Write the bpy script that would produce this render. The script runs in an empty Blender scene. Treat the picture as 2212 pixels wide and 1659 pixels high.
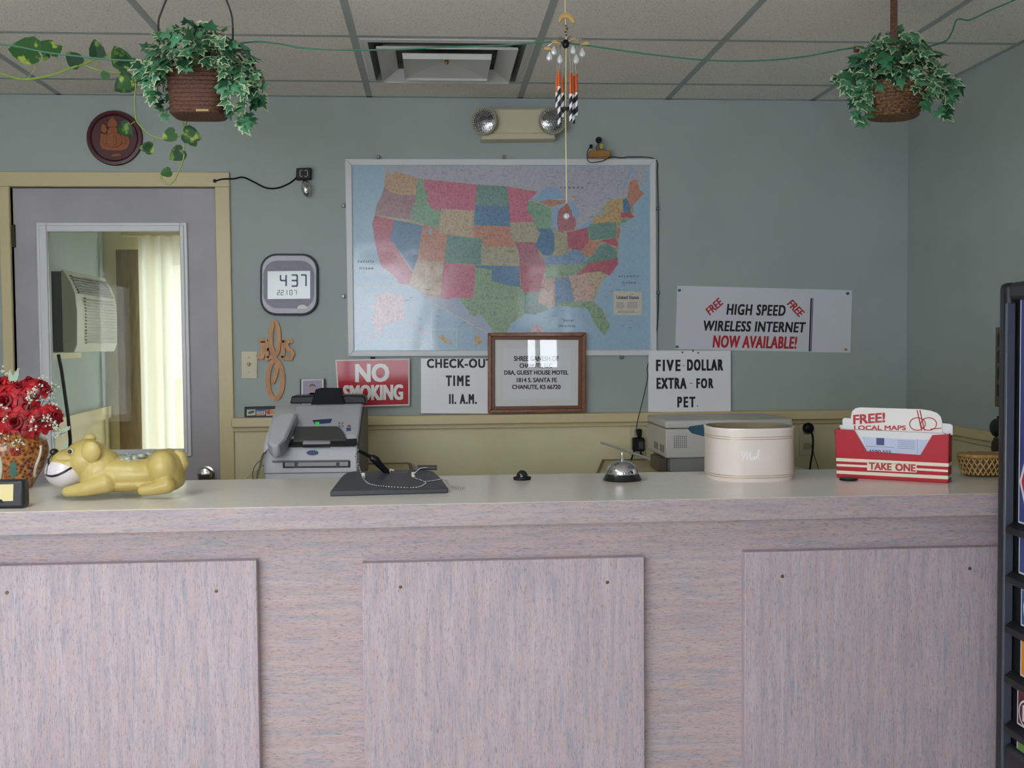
import bpy, bmesh, math, random
from mathutils import Vector, Matrix
random.seed(7)
V = Vector
C = bpy.context.scene.collection
S = bpy.context.scene

# ------------------------------------------------------------------ camera
F = 2335.0
YAW, PITCH, ROLL = .0711, .0399, .0083
EYE = V((0, 0, 1.455))
cy_, sy_, cp_, sp_ = math.cos(YAW), math.sin(YAW), math.cos(PITCH), math.sin(PITCH)
fw = V((sy_*cp_, cy_*cp_, -sp_)); r0 = V((cy_, -sy_, 0)); d0 = fw.cross(r0)
RT = math.cos(ROLL)*r0 + math.sin(ROLL)*d0
DN = -math.sin(ROLL)*r0 + math.cos(ROLL)*d0
cam = bpy.data.objects.new('camera', bpy.data.cameras.new('camera')); C.objects.link(cam)
cam.data.sensor_width = 36; cam.data.lens = 36*F/2212; cam.data.clip_start = .02
m = Matrix.Identity(4)
for i in range(3):
    m[i][0] = RT[i]; m[i][1] = -DN[i]; m[i][2] = -fw[i]; m[i][3] = EYE[i]
cam.matrix_world = m
S.camera = cam

# ------------------------------------------------------------------ light
S.view_settings.view_transform = 'Standard'; S.view_settings.look = 'None'
S.view_settings.gamma = 1; S.view_settings.use_curve_mapping = False
S.view_settings.exposure = 0.14
S.cycles.use_denoising = True
S.cycles.max_bounces = 10; S.cycles.diffuse_bounces = 6; S.cycles.caustics_reflective = False
S.cycles.sample_clamp_indirect = 6
w = bpy.data.worlds.new('sky'); S.world = w; w.use_nodes = True
bg = w.node_tree.nodes['Background']
bg.inputs['Color'].default_value = (.92, .97, 1.06, 1); bg.inputs['Strength'].default_value = 9.0

WALL_Y, CEIL, RIGHT_X, LEFT_X, FRONT_Y = 4.44, 2.443, 1.99, -2.7, -1.35
LAMP = 6.2; LAMPS = [(-2, 3), (-2, 6)]
# daylight openings of the front wall: x0, x1, z0, z1
OPEN = [(-2.5, .02, 1.08, 2.24), (.86, 1.18, 1.53, 2.12)]
DOOR_Y = (-1.10, -.05)   # glazed door added in the left wall to let light in from that side
def portal(name, loc, rot, sx, sz):
    l = bpy.data.lights.new(name, 'AREA'); l.shape = 'RECTANGLE'; l.size = sx; l.size_y = sz
    l.cycles.is_portal = True
    o = bpy.data.objects.new(name, l); C.objects.link(o); o.location = loc; o.rotation_euler = rot
for (a, b, c, d) in OPEN:
    portal('window_daylight', ((a+b)/2, FRONT_Y-.13, (c+d)/2), (math.pi/2, 0, math.pi), b-a, d-c)
portal('window_daylight', (-1.15, 7.36, 1.15), (math.pi/2, 0, 0), 1.7, 1.7)
portal('door_daylight', (LEFT_X-.13, sum(DOOR_Y)/2, 1.1), (math.pi/2, 0, -math.pi/2), 1.0, 1.9)

# ------------------------------------------------------------------ helpers
def lin(h):
    h = h.lstrip('#'); o = []
    for i in (0, 2, 4):
        c = int(h[i:i+2], 16)/255
        o.append(c/12.92 if c <= .04045 else ((c+.055)/1.055)**2.4)
    return tuple(o)+(1,)
MATS = {}
def mat(name, col, rough=.5, metal=0., spec=.5, coat=0., coat_r=.1, emit=0., trans=0., bump=0., bscale=200., alpha=1.):
    if name in MATS: return MATS[name]
    m = bpy.data.materials.new(name); m.use_nodes = True
    b = m.node_tree.nodes['Principled BSDF']
    c = lin(col) if isinstance(col, str) else col
    b.inputs['Base Color'].default_value = c; b.inputs['Roughness'].default_value = rough
    b.inputs['Metallic'].default_value = metal; b.inputs['Specular IOR Level'].default_value = spec
    b.inputs['Coat Weight'].default_value = coat; b.inputs['Coat Roughness'].default_value = coat_r
    b.inputs['Transmission Weight'].default_value = trans
    if emit: b.inputs['Emission Color'].default_value = c; b.inputs['Emission Strength'].default_value = emit
    if bump:
        nt = m.node_tree; n = nt.nodes.new('ShaderNodeTexNoise'); n.inputs['Scale'].default_value = bscale
        tc = nt.nodes.new('ShaderNodeTexCoord'); nt.links.new(tc.outputs['Object'], n.inputs['Vector'])
        bp = nt.nodes.new('ShaderNodeBump'); bp.inputs['Strength'].default_value = bump; bp.inputs['Distance'].default_value = .002
        nt.links.new(n.outputs['Fac'], bp.inputs['Height']); nt.links.new(bp.outputs['Normal'], b.inputs['Normal'])
    MATS[name] = m; return m
def noisy(name, c1, c2, scale, rough=.5, stretch=(1,1,1), kind='noise', lo=.35, hi=.65, detail=3, c3=None, **k):
    """principled whose base colour wanders between c1 and c2 (and c3)"""
    if name in MATS: return MATS[name]
    m = mat(name, c1, rough, **k); nt = m.node_tree; b = nt.nodes['Principled BSDF']
    tc = nt.nodes.new('ShaderNodeTexCoord'); mp = nt.nodes.new('ShaderNodeMapping')
    mp.inputs['Scale'].default_value = stretch
    nt.links.new(tc.outputs['Object'], mp.inputs['Vector'])
    if kind == 'voronoi':
        n = nt.nodes.new('ShaderNodeTexVoronoi'); out = n.outputs['Distance']
    else:
        n = nt.nodes.new('ShaderNodeTexNoise'); n.inputs['Detail'].default_value = detail; out = n.outputs['Fac']
    n.inputs['Scale'].default_value = scale
    nt.links.new(mp.outputs['Vector'], n.inputs['Vector'])
    r = nt.nodes.new('ShaderNodeValToRGB'); r.color_ramp.elements[0].position = lo; r.color_ramp.elements[1].position = hi
    r.color_ramp.elements[0].color = lin(c1); r.color_ramp.elements[1].color = lin(c2)
    if c3:
        e = r.color_ramp.elements.new((lo+hi)/2); e.color = lin(c3)
    nt.links.new(out, r.inputs['Fac']); nt.links.new(r.outputs['Color'], b.inputs['Base Color'])
    return m
def glass(name, tint='#ffffff', gl=1.0):
    """thin pane: clear with a fresnel reflection"""
    if name in MATS: return MATS[name]
    m = bpy.data.materials.new(name); m.use_nodes = True; nt = m.node_tree; nt.nodes.clear()
    o = nt.nodes.new('ShaderNodeOutputMaterial'); t = nt.nodes.new('ShaderNodeBsdfTransparent'); g = nt.nodes.new('ShaderNodeBsdfGlossy')
    t.inputs['Color'].default_value = lin(tint); g.inputs['Roughness'].default_value = .01
    fr = nt.nodes.new('ShaderNodeLayerWeight'); pw = nt.nodes.new('ShaderNodeMath'); pw.operation = 'POWER'; pw.inputs[1].default_value = 5
    nt.links.new(fr.outputs['Facing'], pw.inputs[0]); ma = nt.nodes.new('ShaderNodeMath'); ma.operation = 'MULTIPLY_ADD'; ma.inputs[1].default_value = .95; ma.inputs[2].default_value = .045
    nt.links.new(pw.outputs[0], ma.inputs[0])
    mx = nt.nodes.new('ShaderNodeMixShader')
    mu = nt.nodes.new('ShaderNodeMath'); mu.operation = 'MULTIPLY'; mu.inputs[1].default_value = gl
    nt.links.new(ma.outputs[0], mu.inputs[0]); nt.links.new(mu.outputs[0], mx.inputs['Fac'])
    nt.links.new(t.outputs[0], mx.inputs[1]); nt.links.new(g.outputs[0], mx.inputs[2]); nt.links.new(mx.outputs[0], o.inputs['Surface'])
    MATS[name] = m; return m

# a photograph pixel meets a plane of the room
def ray(px, py): return (fw + RT*((px-1106)/F) + DN*((py-829.5)/F))
def on(px, py, P, N):
    d = ray(px, py); P = V(P); N = V(N)
    return EYE + d*((P-EYE).dot(N)/d.dot(N))
def onY(px, py, Y): return on(px, py, (0, Y, 0), (0, 1, 0))
def onZ(px, py, Z): return on(px, py, (0, 0, Z), (0, 0, 1))
def onX(px, py, X): return on(px, py, (X, 0, 0), (1, 0, 0))

class MB:
    def __init__(s): s.v = []; s.f = []; s.mi = []; s.m = 0
    def add(s, vs, fs):
        o = len(s.v); s.v += [V(p) for p in vs]
        for f in fs: s.f.append([o+i for i in f]); s.mi.append(s.m)
        return s
    def box(s, a, b):
        (x0, y0, z0), (x1, y1, z1) = a, b
        x0, x1 = min(x0, x1), max(x0, x1); y0, y1 = min(y0, y1), max(y0, y1); z0, z1 = min(z0, z1), max(z0, z1)
        return s.add([(x0,y0,z0),(x1,y0,z0),(x1,y1,z0),(x0,y1,z0),(x0,y0,z1),(x1,y0,z1),(x1,y1,z1),(x0,y1,z1)],
                     [(0,3,2,1),(4,5,6,7),(0,1,5,4),(1,2,6,5),(2,3,7,6),(3,0,4,7)])
    def prism(s, pts, d):
        """polygon pts (3-D, coplanar) pushed along vector d"""
        pts = [V(p) for p in pts]; d = V(d); n = len(pts)
        nor = V((0, 0, 0))
        for i in range(n): nor += (pts[i]-pts[0]).cross(pts[(i+1) % n]-pts[0])
        if nor.dot(d) > 0: pts = pts[::-1]
        return s.add(pts+[p+d for p in pts], [tuple(range(n)), tuple(range(2*n-1, n-1, -1))]+[(i, n+i, n+(i+1) % n, (i+1) % n) for i in range(n)])
    def flat(s, pts):
        return s.add(pts, [tuple(range(len(pts)))])
    def pp(s, px, Y, t):
        """pixel polygon on the plane Y, thickness t away from the viewer"""
        return s.prism([onY(x, y, Y) for x, y in px], (0, t, 0))
    def ppl(s, px, P, N, t):
        N = V(N).normalized()
        if N.dot(EYE-V(P)) < 0: N = -N
        return s.prism([on(x, y, P, N) for x, y in px], -N*t)
    def tube(s, pts, r, n=8, closed=False, flatten=None):
        pts = [V(p) for p in pts]; k = len(pts); rs = r if isinstance(r, (list, tuple)) else [r]*k
        vs = []; up = None
        for i, p in enumerate(pts):
            if closed: t = pts[(i+1) % k]-pts[i-1]
            else: t = pts[min(i+1, k-1)]-pts[max(i-1, 0)]
            if t.length < 1e-9: t = V((0, 0, 1))
            t.normalize()
            if up is None:
                up = V((0, 0, 1)) if abs(t.z) < .9 else V((1, 0, 0))
            a = up-t*up.dot(t)
            if a.length < 1e-5: a = t.orthogonal()
            a.normalize(); b = t.cross(a); up = a
            for j in range(n):
                q = 2*math.pi*j/n
                vs.append(p+(a*math.cos(q)+b*math.sin(q))*rs[i])
        fs = []
        for i in range(k if closed else k-1):
            for j in range(n):
                i2 = (i+1) % k
                fs.append((i*n+j, i*n+(j+1) % n, i2*n+(j+1) % n, i2*n+j))
        if not closed: fs += [tuple(range(n))[::-1], tuple((k-1)*n+j for j in range(n))]
        return s.add(vs, fs)
    def lathe(s, prof, c=(0, 0, 0), axis=(0, 0, 1), n=32, sx=1, sy=1, cap=True, power=2.0):
        """profile [(r,z)] turned round axis; sx, sy squash it; power > 2 squares it off"""
        c = V(c); q = V((0, 0, 1)).rotation_difference(V(axis).normalized())
        vs = []
        for r, z in prof:
            for j in range(n):
                a = 2*math.pi*j/n; ca, sa = math.cos(a), math.sin(a)
                e = 2/power
                X = math.copysign(abs(ca)**e, ca); Yy = math.copysign(abs(sa)**e, sa)
                vs.append(c+q @ V((r*X*sx, r*Yy*sy, z)))
        k = len(prof)
        fs = [(i*n+j, i*n+(j+1) % n, (i+1)*n+(j+1) % n, (i+1)*n+j) for i in range(k-1) for j in range(n)]
        if cap: fs += [tuple(range(n))[::-1], tuple((k-1)*n+j for j in range(n))]
        return s.add(vs, fs)
    def ball(s, c, r, n=16, m=10, q=None):
        c = V(c); r = V((r, r, r)) if not hasattr(r, '__len__') else V(r)
        vs = [V((0, 0, 1))]
        for i in range(1, m):
            t = math.pi*i/m
            for j in range(n):
                a = 2*math.pi*j/n; vs.append(V((math.sin(t)*math.cos(a), math.sin(t)*math.sin(a), math.cos(t))))
        vs.append(V((0, 0, -1)))
        out = []
        for v in vs:
            p = V((v.x*r.x, v.y*r.y, v.z*r.z))
            if q is not None: p = q @ p
            out.append(c+p)
        fs = [(0, 1+j, 1+(j+1) % n) for j in range(n)]
        for i in range(m-2):
            for j in range(n):
                a = 1+i*n+j; b = 1+i*n+(j+1) % n
                fs.append((a, a+n, b+n, b))
        L = 1+(m-1)*n; o = 1+(m-2)*n
        fs += [(o+j, L, o+(j+1) % n) for j in range(n)]
        return s.add(out, fs)
    def ribbon(s, px, width, Y, t, closed=False):
        """flat strip along a pixel path on plane Y; width in pixels"""
        k = len(px)
        L, R = [], []
        for i in range(k):
            if closed: a, b = px[i-1], px[(i+1) % k]
            else: a, b = px[max(i-1, 0)], px[min(i+1, k-1)]
            dx, dy = b[0]-a[0], b[1]-a[1]; l = math.hypot(dx, dy) or 1
            nx, ny = -dy/l*width/2, dx/l*width/2
            L.append((px[i][0]+nx, px[i][1]+ny)); R.append((px[i][0]-nx, px[i][1]-ny))
        for i in range(k if closed else k-1):
            j = (i+1) % k
            s.pp([L[i], L[j], R[j], R[i]], Y, t)
        return s
    def build(s, name, mats, parent=None, bevel=0., seg=2, smooth=True, ang=35, subsurf=0):
        mats = mats if isinstance(mats, (list, tuple)) else [mats]
        off = V((0, 0, 0))
        p = parent
        if p is not None: off = p.get('_o', None); off = V(off) if off is not None else V((0, 0, 0))
        me = bpy.data.meshes.new(name)
        me.from_pydata([tuple(v-off) for v in s.v], [], s.f); me.update()
        for mm in mats: me.materials.append(mm)
        for i, pl in enumerate(me.polygons): pl.material_index = min(s.mi[i], len(mats)-1)
        if smooth:
            me.polygons.foreach_set('use_smooth', [True]*len(me.polygons)); me.set_sharp_from_angle(angle=math.radians(ang))
        o = bpy.data.objects.new(name, me); C.objects.link(o)
        o['_o'] = tuple(off)
        if parent is not None: o.parent = parent
        if bevel:
            b = o.modifiers.new('bevel', 'BEVEL'); b.width = bevel; b.segments = seg; b.limit_method = 'ANGLE'; b.angle_limit = math.radians(40)
        if subsurf:
            b = o.modifiers.new('sub', 'SUBSURF'); b.levels = subsurf; b.render_levels = subsurf
        return o
ALL = []
def thing(name, loc, label, cat, group=None, kind=None):
    o = bpy.data.objects.new(name, None); C.objects.link(o); o.location = loc; o['_o'] = tuple(loc)
    o.empty_display_size = .05
    return tag(o, label, cat, group, kind)
def tag(o, label=None, cat=None, group=None, kind=None):
    if label: o['label'] = label
    if cat: o['category'] = cat
    if group: o['group'] = group
    if kind: o['kind'] = kind
    return o
def struct(o): o['kind'] = 'structure'; return o

def lettering(items, mt, parent, name='lettering', bold=.0, depth=.0004, lift=.0003):
    """items: (string, TL, TR, BL, shear) with 3-D corners of the box the words fill; one mesh"""
    o = None
    for it in items:
        mb = MB(); st, TL, TR, BL = it[:4]; sh = it[4] if len(it) > 4 else 0
        cu = bpy.data.curves.new('t', 'FONT'); cu.body = st; cu.size = 1; cu.shear = sh; cu.resolution_u = 3
        cu.space_character = it[5] if len(it) > 5 else 1.0
        ob = bpy.data.objects.new('t', cu); C.objects.link(ob)
        dg = bpy.context.evaluated_depsgraph_get()
        me = bpy.data.meshes.new_from_object(ob.evaluated_get(dg))
        xs = [v.co.x for v in me.vertices]; ys = [v.co.y for v in me.vertices]
        x0, x1, y0, y1 = min(xs), max(xs), min(ys), max(ys)
        U, D = V(TR)-V(TL), V(BL)-V(TL); n = -U.cross(D).normalized()
        e = bold*D.length; un, dn_ = U.normalized()*e, D.normalized()*e*.7
        offs = [(0, 0)] if bold == 0 else [(1, 1), (-1, 1), (1, -1), (-1, -1), (0, 0), (1, 0), (-1, 0)]
        Ui, Di, T0 = U-un*2, D-dn_*2, V(TL)+un+dn_
        for k_, (a_, b_) in enumerate(offs):
            mb.add([T0+un*a_+dn_*b_+Ui*((v.co.x-x0)/(x1-x0))+Di*((y1-v.co.y)/(y1-y0))+n*(lift+depth+.00001*k_) for v in me.vertices], [tuple(p.vertices) for p in me.polygons])
        bpy.data.objects.remove(ob); bpy.data.curves.remove(cu); bpy.data.meshes.remove(me)
        o = mb.build(name, mt, parent, smooth=False)
    return o
def wt(s, x0, y0, x1, y1, Y, dy=0., sh=0., sp=1.0):
    """word box on the plane Y from pixel x0,y0 to x1,y1, its right end dy lower"""
    return (s, onY(x0, y0, Y), onY(x1, y0+dy, Y), onY(x0, y1, Y), sh, sp)

# ------------------------------------------------------------------ materials
M_wall = noisy('wall_paint', '#a9b3af', '#a4aeaa', 3, .55, bump=.15, bscale=90, spec=.3)
M_cream = noisy('cream_paint', '#d8d1ac', '#d2caa3', 4, .45, spec=.4)
M_trim = mat('trim_paint', '#d2c297', .4)
M_ceil = noisy('ceiling_tile', '#b9b4ab', '#ede9e1', 260, .9, lo=.30, hi=.40, detail=1, spec=.1)
M_grid = mat('ceiling_grid', '#a9b0b0', .7, spec=.2)
M_doorgrey = noisy('grey_door_paint', '#b0acb0', '#a5a2a7', 5, .5)
M_white = mat('white_plastic', '#dcdcd8', .4)
M_whiteframe = mat('white_frame', '#d9dbdc', .35)
M_black = mat('black_plastic', '#0d0e11', .4, spec=.3)
M_blackrub = mat('black_rubber', '#121215', .5, spec=.3)
M_dark = mat('dark_grey_plastic', '#1f2125', .45, spec=.3)
M_chrome = mat('chrome', '#d9dade', .06, metal=1)
M_dullchrome = mat('worn_chrome', '#b9b6b0', .2, metal=1)
M_beige = mat('beige_plastic', '#cfc6aa', .4)
M_paper = mat('white_paper', '#e6e7ea', .6)
M_red = mat('red_card', '#b8162a', .45, spec=.3)
M_redtxt = mat('red_ink', '#b8202c', .5)
M_ink = mat('black_ink', '#0f0f16', .5)
M_navy = mat('navy_plastic', '#2c3f72', .3)
M_cream_str = mat('cream_ink', '#ece6cf', .5)

def laminate(name, vertical, cols, gain=1.0):
    m = bpy.data.materials.new(name); m.use_nodes = True; nt = m.node_tree; b = nt.nodes['Principled BSDF']
    tc = nt.nodes.new('ShaderNodeTexCoord')
    def nz(scale, det, rough=.6):
        mp = nt.nodes.new('ShaderNodeMapping'); mp.inputs['Scale'].default_value = scale
        nt.links.new(tc.outputs['Object'], mp.inputs['Vector'])
        n = nt.nodes.new('ShaderNodeTexNoise'); n.inputs['Scale'].default_value = 1; n.inputs['Detail'].default_value = det
        n.inputs['Roughness'].default_value = rough; n.inputs['Distortion'].default_value = .4
        nt.links.new(mp.outputs['Vector'], n.inputs['Vector']); return n.outputs['Fac']
    long_, short = (7, 70)
    def sc(k1, k2): return (k2, k2, k1) if vertical else (k1, k2, k2)
    def ramp(f, a, bb, lo, hi):
        r = nt.nodes.new('ShaderNodeValToRGB'); r.color_ramp.elements[0].position = lo; r.color_ramp.elements[1].position = hi
        r.color_ramp.elements[0].color = a; r.color_ramp.elements[1].color = bb
        nt.links.new(f, r.inputs['Fac']); return r.outputs['Color']
    def mix(f, c1, c2):
        x = nt.nodes.new('ShaderNodeMix'); x.data_type = 'RGBA'
        nt.links.new(f, x.inputs['Factor']); nt.links.new(c1, x.inputs['A']); nt.links.new(c2, x.inputs['B']); return x.outputs['Result']
    base = ramp(nz(sc(4, 60), 4), lin(cols[0]), lin(cols[1]), .36, .62)
    blue = ramp(nz(sc(9, 120), 4), lin(cols[2]), lin(cols[2]), .4, .6)
    peach = ramp(nz(sc(9, 120), 4), lin(cols[3]), lin(cols[3]), .4, .6)
    f1 = ramp(nz(sc(9, 110), 5, .7), (0, 0, 0, 1), (1, 1, 1, 1), .50, .64)
    f2 = ramp(nz(sc(13, 140), 5, .7), (0, 0, 0, 1), (1, 1, 1, 1), .52, .66)
    f3 = ramp(nz(sc(60, 420), 3, .7), (0, 0, 0, 1), (.75, .75, .75, 1), .53, .66)
    dk = ramp(nz(sc(9, 9), 2), lin(cols[4]), lin(cols[4]), .4, .6)
    c = mix(f3, mix(f2, mix(f1, base, blue), peach), dk)
    nt.links.new(c, b.inputs['Base Color']); b.inputs['Roughness'].default_value = .42
    return m
M_lamV = laminate('laminate_upright_grain', True, ('#b4a5ae', '#c5b7be', '#a1a1b0', '#c6aea9', '#857b88'))
M_lamH = laminate('laminate_level_grain', False, ('#b1a0a5', '#c0b0b3', '#a2a3ac', '#c5aca2', '#80757c'))
M_lamE = laminate('laminate_edge_grain', False, ('#a8999e', '#b5a7aa', '#9b9ca5', '#b8a49c', '#857b81'))
M_top = laminate('counter_top_laminate', False, ('#e6e3dc', '#e9e6df', '#dfe0da', '#ebe4d8', '#d3cfc6'))
M_top.node_tree.nodes['Principled BSDF'].inputs['Roughness'].default_value = .22

# ------------------------------------------------------------------ the room
Y = WALL_Y
dl = onY(30, 700, Y).x; dr = onY(471, 700, Y).x; dt = onY(250, 404, Y).z   # door opening
mb = MB()
mb.box((LEFT_X-.1, Y, 0), (dl, Y+.12, CEIL+.1)); mb.box((dr, Y, 0), (RIGHT_X+.1, Y+.12, CEIL+.1)); mb.box((dl, Y, dt), (dr, Y+.12, CEIL+.1))
struct(mb.build('wall_back', M_wall, smooth=False))
RAIL = 1.155
struct(MB().box((RIGHT_X, FRONT_Y, 0), (RIGHT_X+.1, Y, CEIL+.1)).build('wall_right', M_wall, smooth=False))
struct(MB().box((LEFT_X-.1, FRONT_Y, 0), (LEFT_X, DOOR_Y[0], CEIL+.1)).box((LEFT_X-.1, DOOR_Y[1], 0), (LEFT_X, Y, CEIL+.1)).box((LEFT_X-.1, DOOR_Y[0], 2.06), (LEFT_X, DOOR_Y[1], CEIL+.1)).build('wall_left', M_wall, smooth=False))
mb = MB(); xs = [LEFT_X-.1]+[q for o in OPEN for q in o[:2]]+[RIGHT_X+.1]
for i in range(0, len(xs), 2): mb.box((xs[i], FRONT_Y-.12, 0), (xs[i+1], FRONT_Y, CEIL+.1))
for a, b, c, d in OPEN:
    mb.box((a, FRONT_Y-.12, 0), (b, FRONT_Y, c)); mb.box((a, FRONT_Y-.12, d), (b, FRONT_Y, CEIL+.1))
struct(mb.build('wall_front', M_wall, smooth=False))
struct(MB().box((LEFT_X-.1, FRONT_Y-.12, -.1), (RIGHT_X+.1, 7.5, 0)).build('floor', noisy('floor_tile', '#cfc8bd', '#d6d0c6', 8, .4), smooth=False))
# ceiling: lay-in tiles on a tee grid
T = .6096; GX0 = -.2514; GY0 = WALL_Y-.264
ha, hb, hc, hd_ = GX0+.035, GX0+T-.035, GY0-T+.035, GY0-.035   # hole for the air diffuser
A0, A1, B0, B1, z0, z1 = LEFT_X-.1, RIGHT_X+.1, FRONT_Y-.12, 7.5, CEIL+.0012, CEIL+.1
mb = MB().box((A0, B0, z0), (ha, B1, z1)).box((hb, B0, z0), (A1, B1, z1)).box((ha, B0, z0), (hb, hc, z1)).box((ha, hd_, z0), (hb, B1, z1))
ceil = struct(mb.build('ceiling', M_ceil, smooth=False))
mb = MB(); x = GX0
xs = [GX0+T*i for i in range(-4, 5) if LEFT_X < GX0+T*i < RIGHT_X]
for x in xs: mb.box((x-.012, FRONT_Y, CEIL), (x+.012, WALL_Y, CEIL+.006))
ys = [GY0-T*i for i in range(0, 10) if GY0-T*i > FRONT_Y]
for yy in ys: mb.box((LEFT_X, yy-.012, CEIL+.0005), (RIGHT_X, yy+.012, CEIL+.006))
mb.box((LEFT_X, WALL_Y-.02, CEIL), (RIGHT_X, WALL_Y, CEIL+.006)); mb.box((RIGHT_X-.02, FRONT_Y, CEIL), (RIGHT_X, WALL_Y, CEIL+.006))
mb.build('ceiling_grid', M_grid, ceil, smooth=False)
# troffer above the counter; the one by the entrance is added to brighten the room
M_lamp = mat('lamp_diffuser', '#ffffff', .5)
_b = M_lamp.node_tree.nodes['Principled BSDF']; _b.inputs['Emission Color'].default_value = (1, .97, .92, 1); _b.inputs['Emission Strength'].default_value = LAMP
for i, (gx, gy) in enumerate(LAMPS):
    x0 = GX0+T*gx+.014; y1 = GY0-T*gy-.014
    t = thing('ceiling_light', (x0+.29, y1-.6, CEIL-.012), ['fluorescent ceiling panel above the counter', 'fluorescent ceiling panel above the entrance'][i], 'light', 'ceiling lights')
    mb = MB(); ringbox_ = (x0, x0+.58, y1-1.19, y1)
    a, b, c, d = ringbox_
    mb.box((a, c, CEIL-.012), (a+.03, d, CEIL)).box((b-.03, c, CEIL-.012), (b, d, CEIL)).box((a+.03, c, CEIL-.012), (b-.03, c+.03, CEIL)).box((a+.03, d-.03, CEIL-.012), (b-.03, d, CEIL))
    mb.build('frame', M_white, t); MB().box((a+.03, c+.03, CEIL-.008), (b-.03, d-.03, CEIL-.002)).build('diffuser', M_lamp, t, smooth=False)
# chair rail and cream dado
ex = onY(500, 700, Y).x
mb = MB().box((ex, Y-.050, RAIL-.038), (RIGHT_X, Y, RAIL)).box((ex, Y-.022, RAIL-.058), (RIGHT_X, Y, RAIL-.038))
o = struct(mb.build('trim_1', M_trim, bevel=.004)); o['label'] = 'cream chair rail along the back wall'
MB().box((ex, Y-.006, .1), (RIGHT_X, Y, RAIL-.058)).build('dado_panel', M_cream, o)
RR = 1.118
mb = MB().box((RIGHT_X-.028, FRONT_Y, RR-.036), (RIGHT_X, Y-.03, RR)).box((RIGHT_X-.016, FRONT_Y, RR-.056), (RIGHT_X, Y-.03, RR-.036))
o = struct(mb.build('trim_2', M_trim, bevel=.004)); o['label'] = 'cream chair rail along the right wall'
MB().box((RIGHT_X-.006, FRONT_Y, .1), (RIGHT_X, Y-.006, RR-.056)).build('dado_panel', M_cream, o)
struct(MB().box((ex, Y-.015, 0), (RIGHT_X, Y, .1)).build('baseboard_back', M_trim, bevel=.003))
# front windows, and the glass door added for its daylight (behind the camera)
M_pane = glass('window_pane')
for i, (a, b, c, d) in enumerate(OPEN):
    mb = MB(); t = (.05, .02)[i]; y0, y1 = FRONT_Y-.10, FRONT_Y-.03
    mb.box((a, y0, c), (a+t, y1, d)).box((b-t, y0, c), (b, y1, d)).box((a+t, y0, c), (b-t, y1, c+t)).box((a+t, y0, d-t), (b-t, y1, d))
    for q in ((1/3, 2/3) if i == 0 else (.36,)): mb.box((a+(b-a)*q-.022, y0, c+t), (a+(b-a)*q+.022, y1, d-t))
    o = struct(mb.build(('window_1', 'window_3')[i], M_whiteframe, bevel=.004))
    MB().box((a+t, FRONT_Y-.07, c+t), (b-t, FRONT_Y-.066, d-t)).build('glass_pane', M_pane, o, smooth=False)
mb = MB(); x0, x1 = LEFT_X-.08, LEFT_X-.03; a, b = DOOR_Y
mb.box((x0, a, 0), (x1, a+.09, 2.06)).box((x0, b-.09, 0), (x1, b, 2.06)).box((x0, a+.09, 0), (x1, b-.09, .2)).box((x0, a+.09, 1.96), (x1, b-.09, 2.06))
o = struct(mb.build('added_glass_door', M_dullchrome, bevel=.004))
MB().box((LEFT_X-.057, a+.09, .2), (LEFT_X-.053, b-.09, 1.96)).build('glass_pane', M_pane, o, smooth=False)

# ------------------------------------------------------------------ grey door with a tall glass light
ys_ = Y+.012
def cast_rect(x0, y0, x1, y1, Yp):
    a, b = onY(x0, y0, Yp), onY(x1, y1, Yp); c, d = onY(x1, y0, Yp), onY(x0, y1, Yp)
    return (a.x+d.x)/2, (b.x+c.x)/2, (b.z+d.z)/2, (a.z+c.z)/2
gx0, gx1, gz0, gz1 = cast_rect(106, 498, 398, 974, ys_)
mb = MB()
mb.box((dl+.004, ys_, .01), (gx0, ys_+.042, dt-.004)).box((gx1, ys_, .01), (dr-.004, ys_+.042, dt-.004))
mb.box((gx0, ys_, .01), (gx1, ys_+.042, gz0)).box((gx0, ys_, gz1), (gx1, ys_+.042, dt-.004))
door = struct(mb.build('door_1', M_doorgrey, smooth=False)); door['label'] = 'grey door with a tall glass light in a white moulding'
ox0, ox1, oz0, oz1 = cast_rect(86, 481, 410, 988, ys_)
mb = MB()
def ringbox(mb, a0, a1, c0, c1, b0, b1, e0, e1, y0, y1):
    """rectangular ring: outer x a0..a1 z c0..c1, inner x b0..b1 z e0..e1"""
    mb.box((a0, y0, c0), (b0, y1, c1)).box((b1, y0, c0), (a1, y1, c1)).box((b0, y0, c0), (b1, y1, e0)).box((b0, y0, e1), (b1, y1, c1)); return mb
ringbox(mb, ox0, ox1, oz0, oz1, gx0+.006, gx1-.006, gz0+.006, gz1-.006, ys_-.012, ys_)
ringbox(mb, ox0+.012, ox1-.012, oz0+.012, oz1-.012, gx0+.006, gx1-.006, gz0+.006, gz1-.006, ys_-.018, ys_-.012)
mb.build('glazing_frame', M_whiteframe, door, bevel=.003)
MB().box((gx0, ys_+.018, gz0), (gx1, ys_+.022, gz1)).build('glass_pane', glass('door_glass', '#e8ece8', .3), door, smooth=False)
k = onY(442, 1026, ys_-.05)
kb = MB().lathe([(.030, 0), (.030, .006), (.012, .010), (.012, .030), (.026, .036), (.031, .050), (.027, .062), (.012, .068)], (k.x, ys_, k.z), (0, -1, 0)).build('door_knob', M_dullchrome, door)
h = onY(29, 510, ys_)
MB().box((dl-.004, ys_-.012, h.z-.045), (dl+.012, ys_+.004, h.z+.045)).build('hinge', mat('hinge_metal', '#3a352e', .4, metal=.8), door, bevel=.002)
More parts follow.
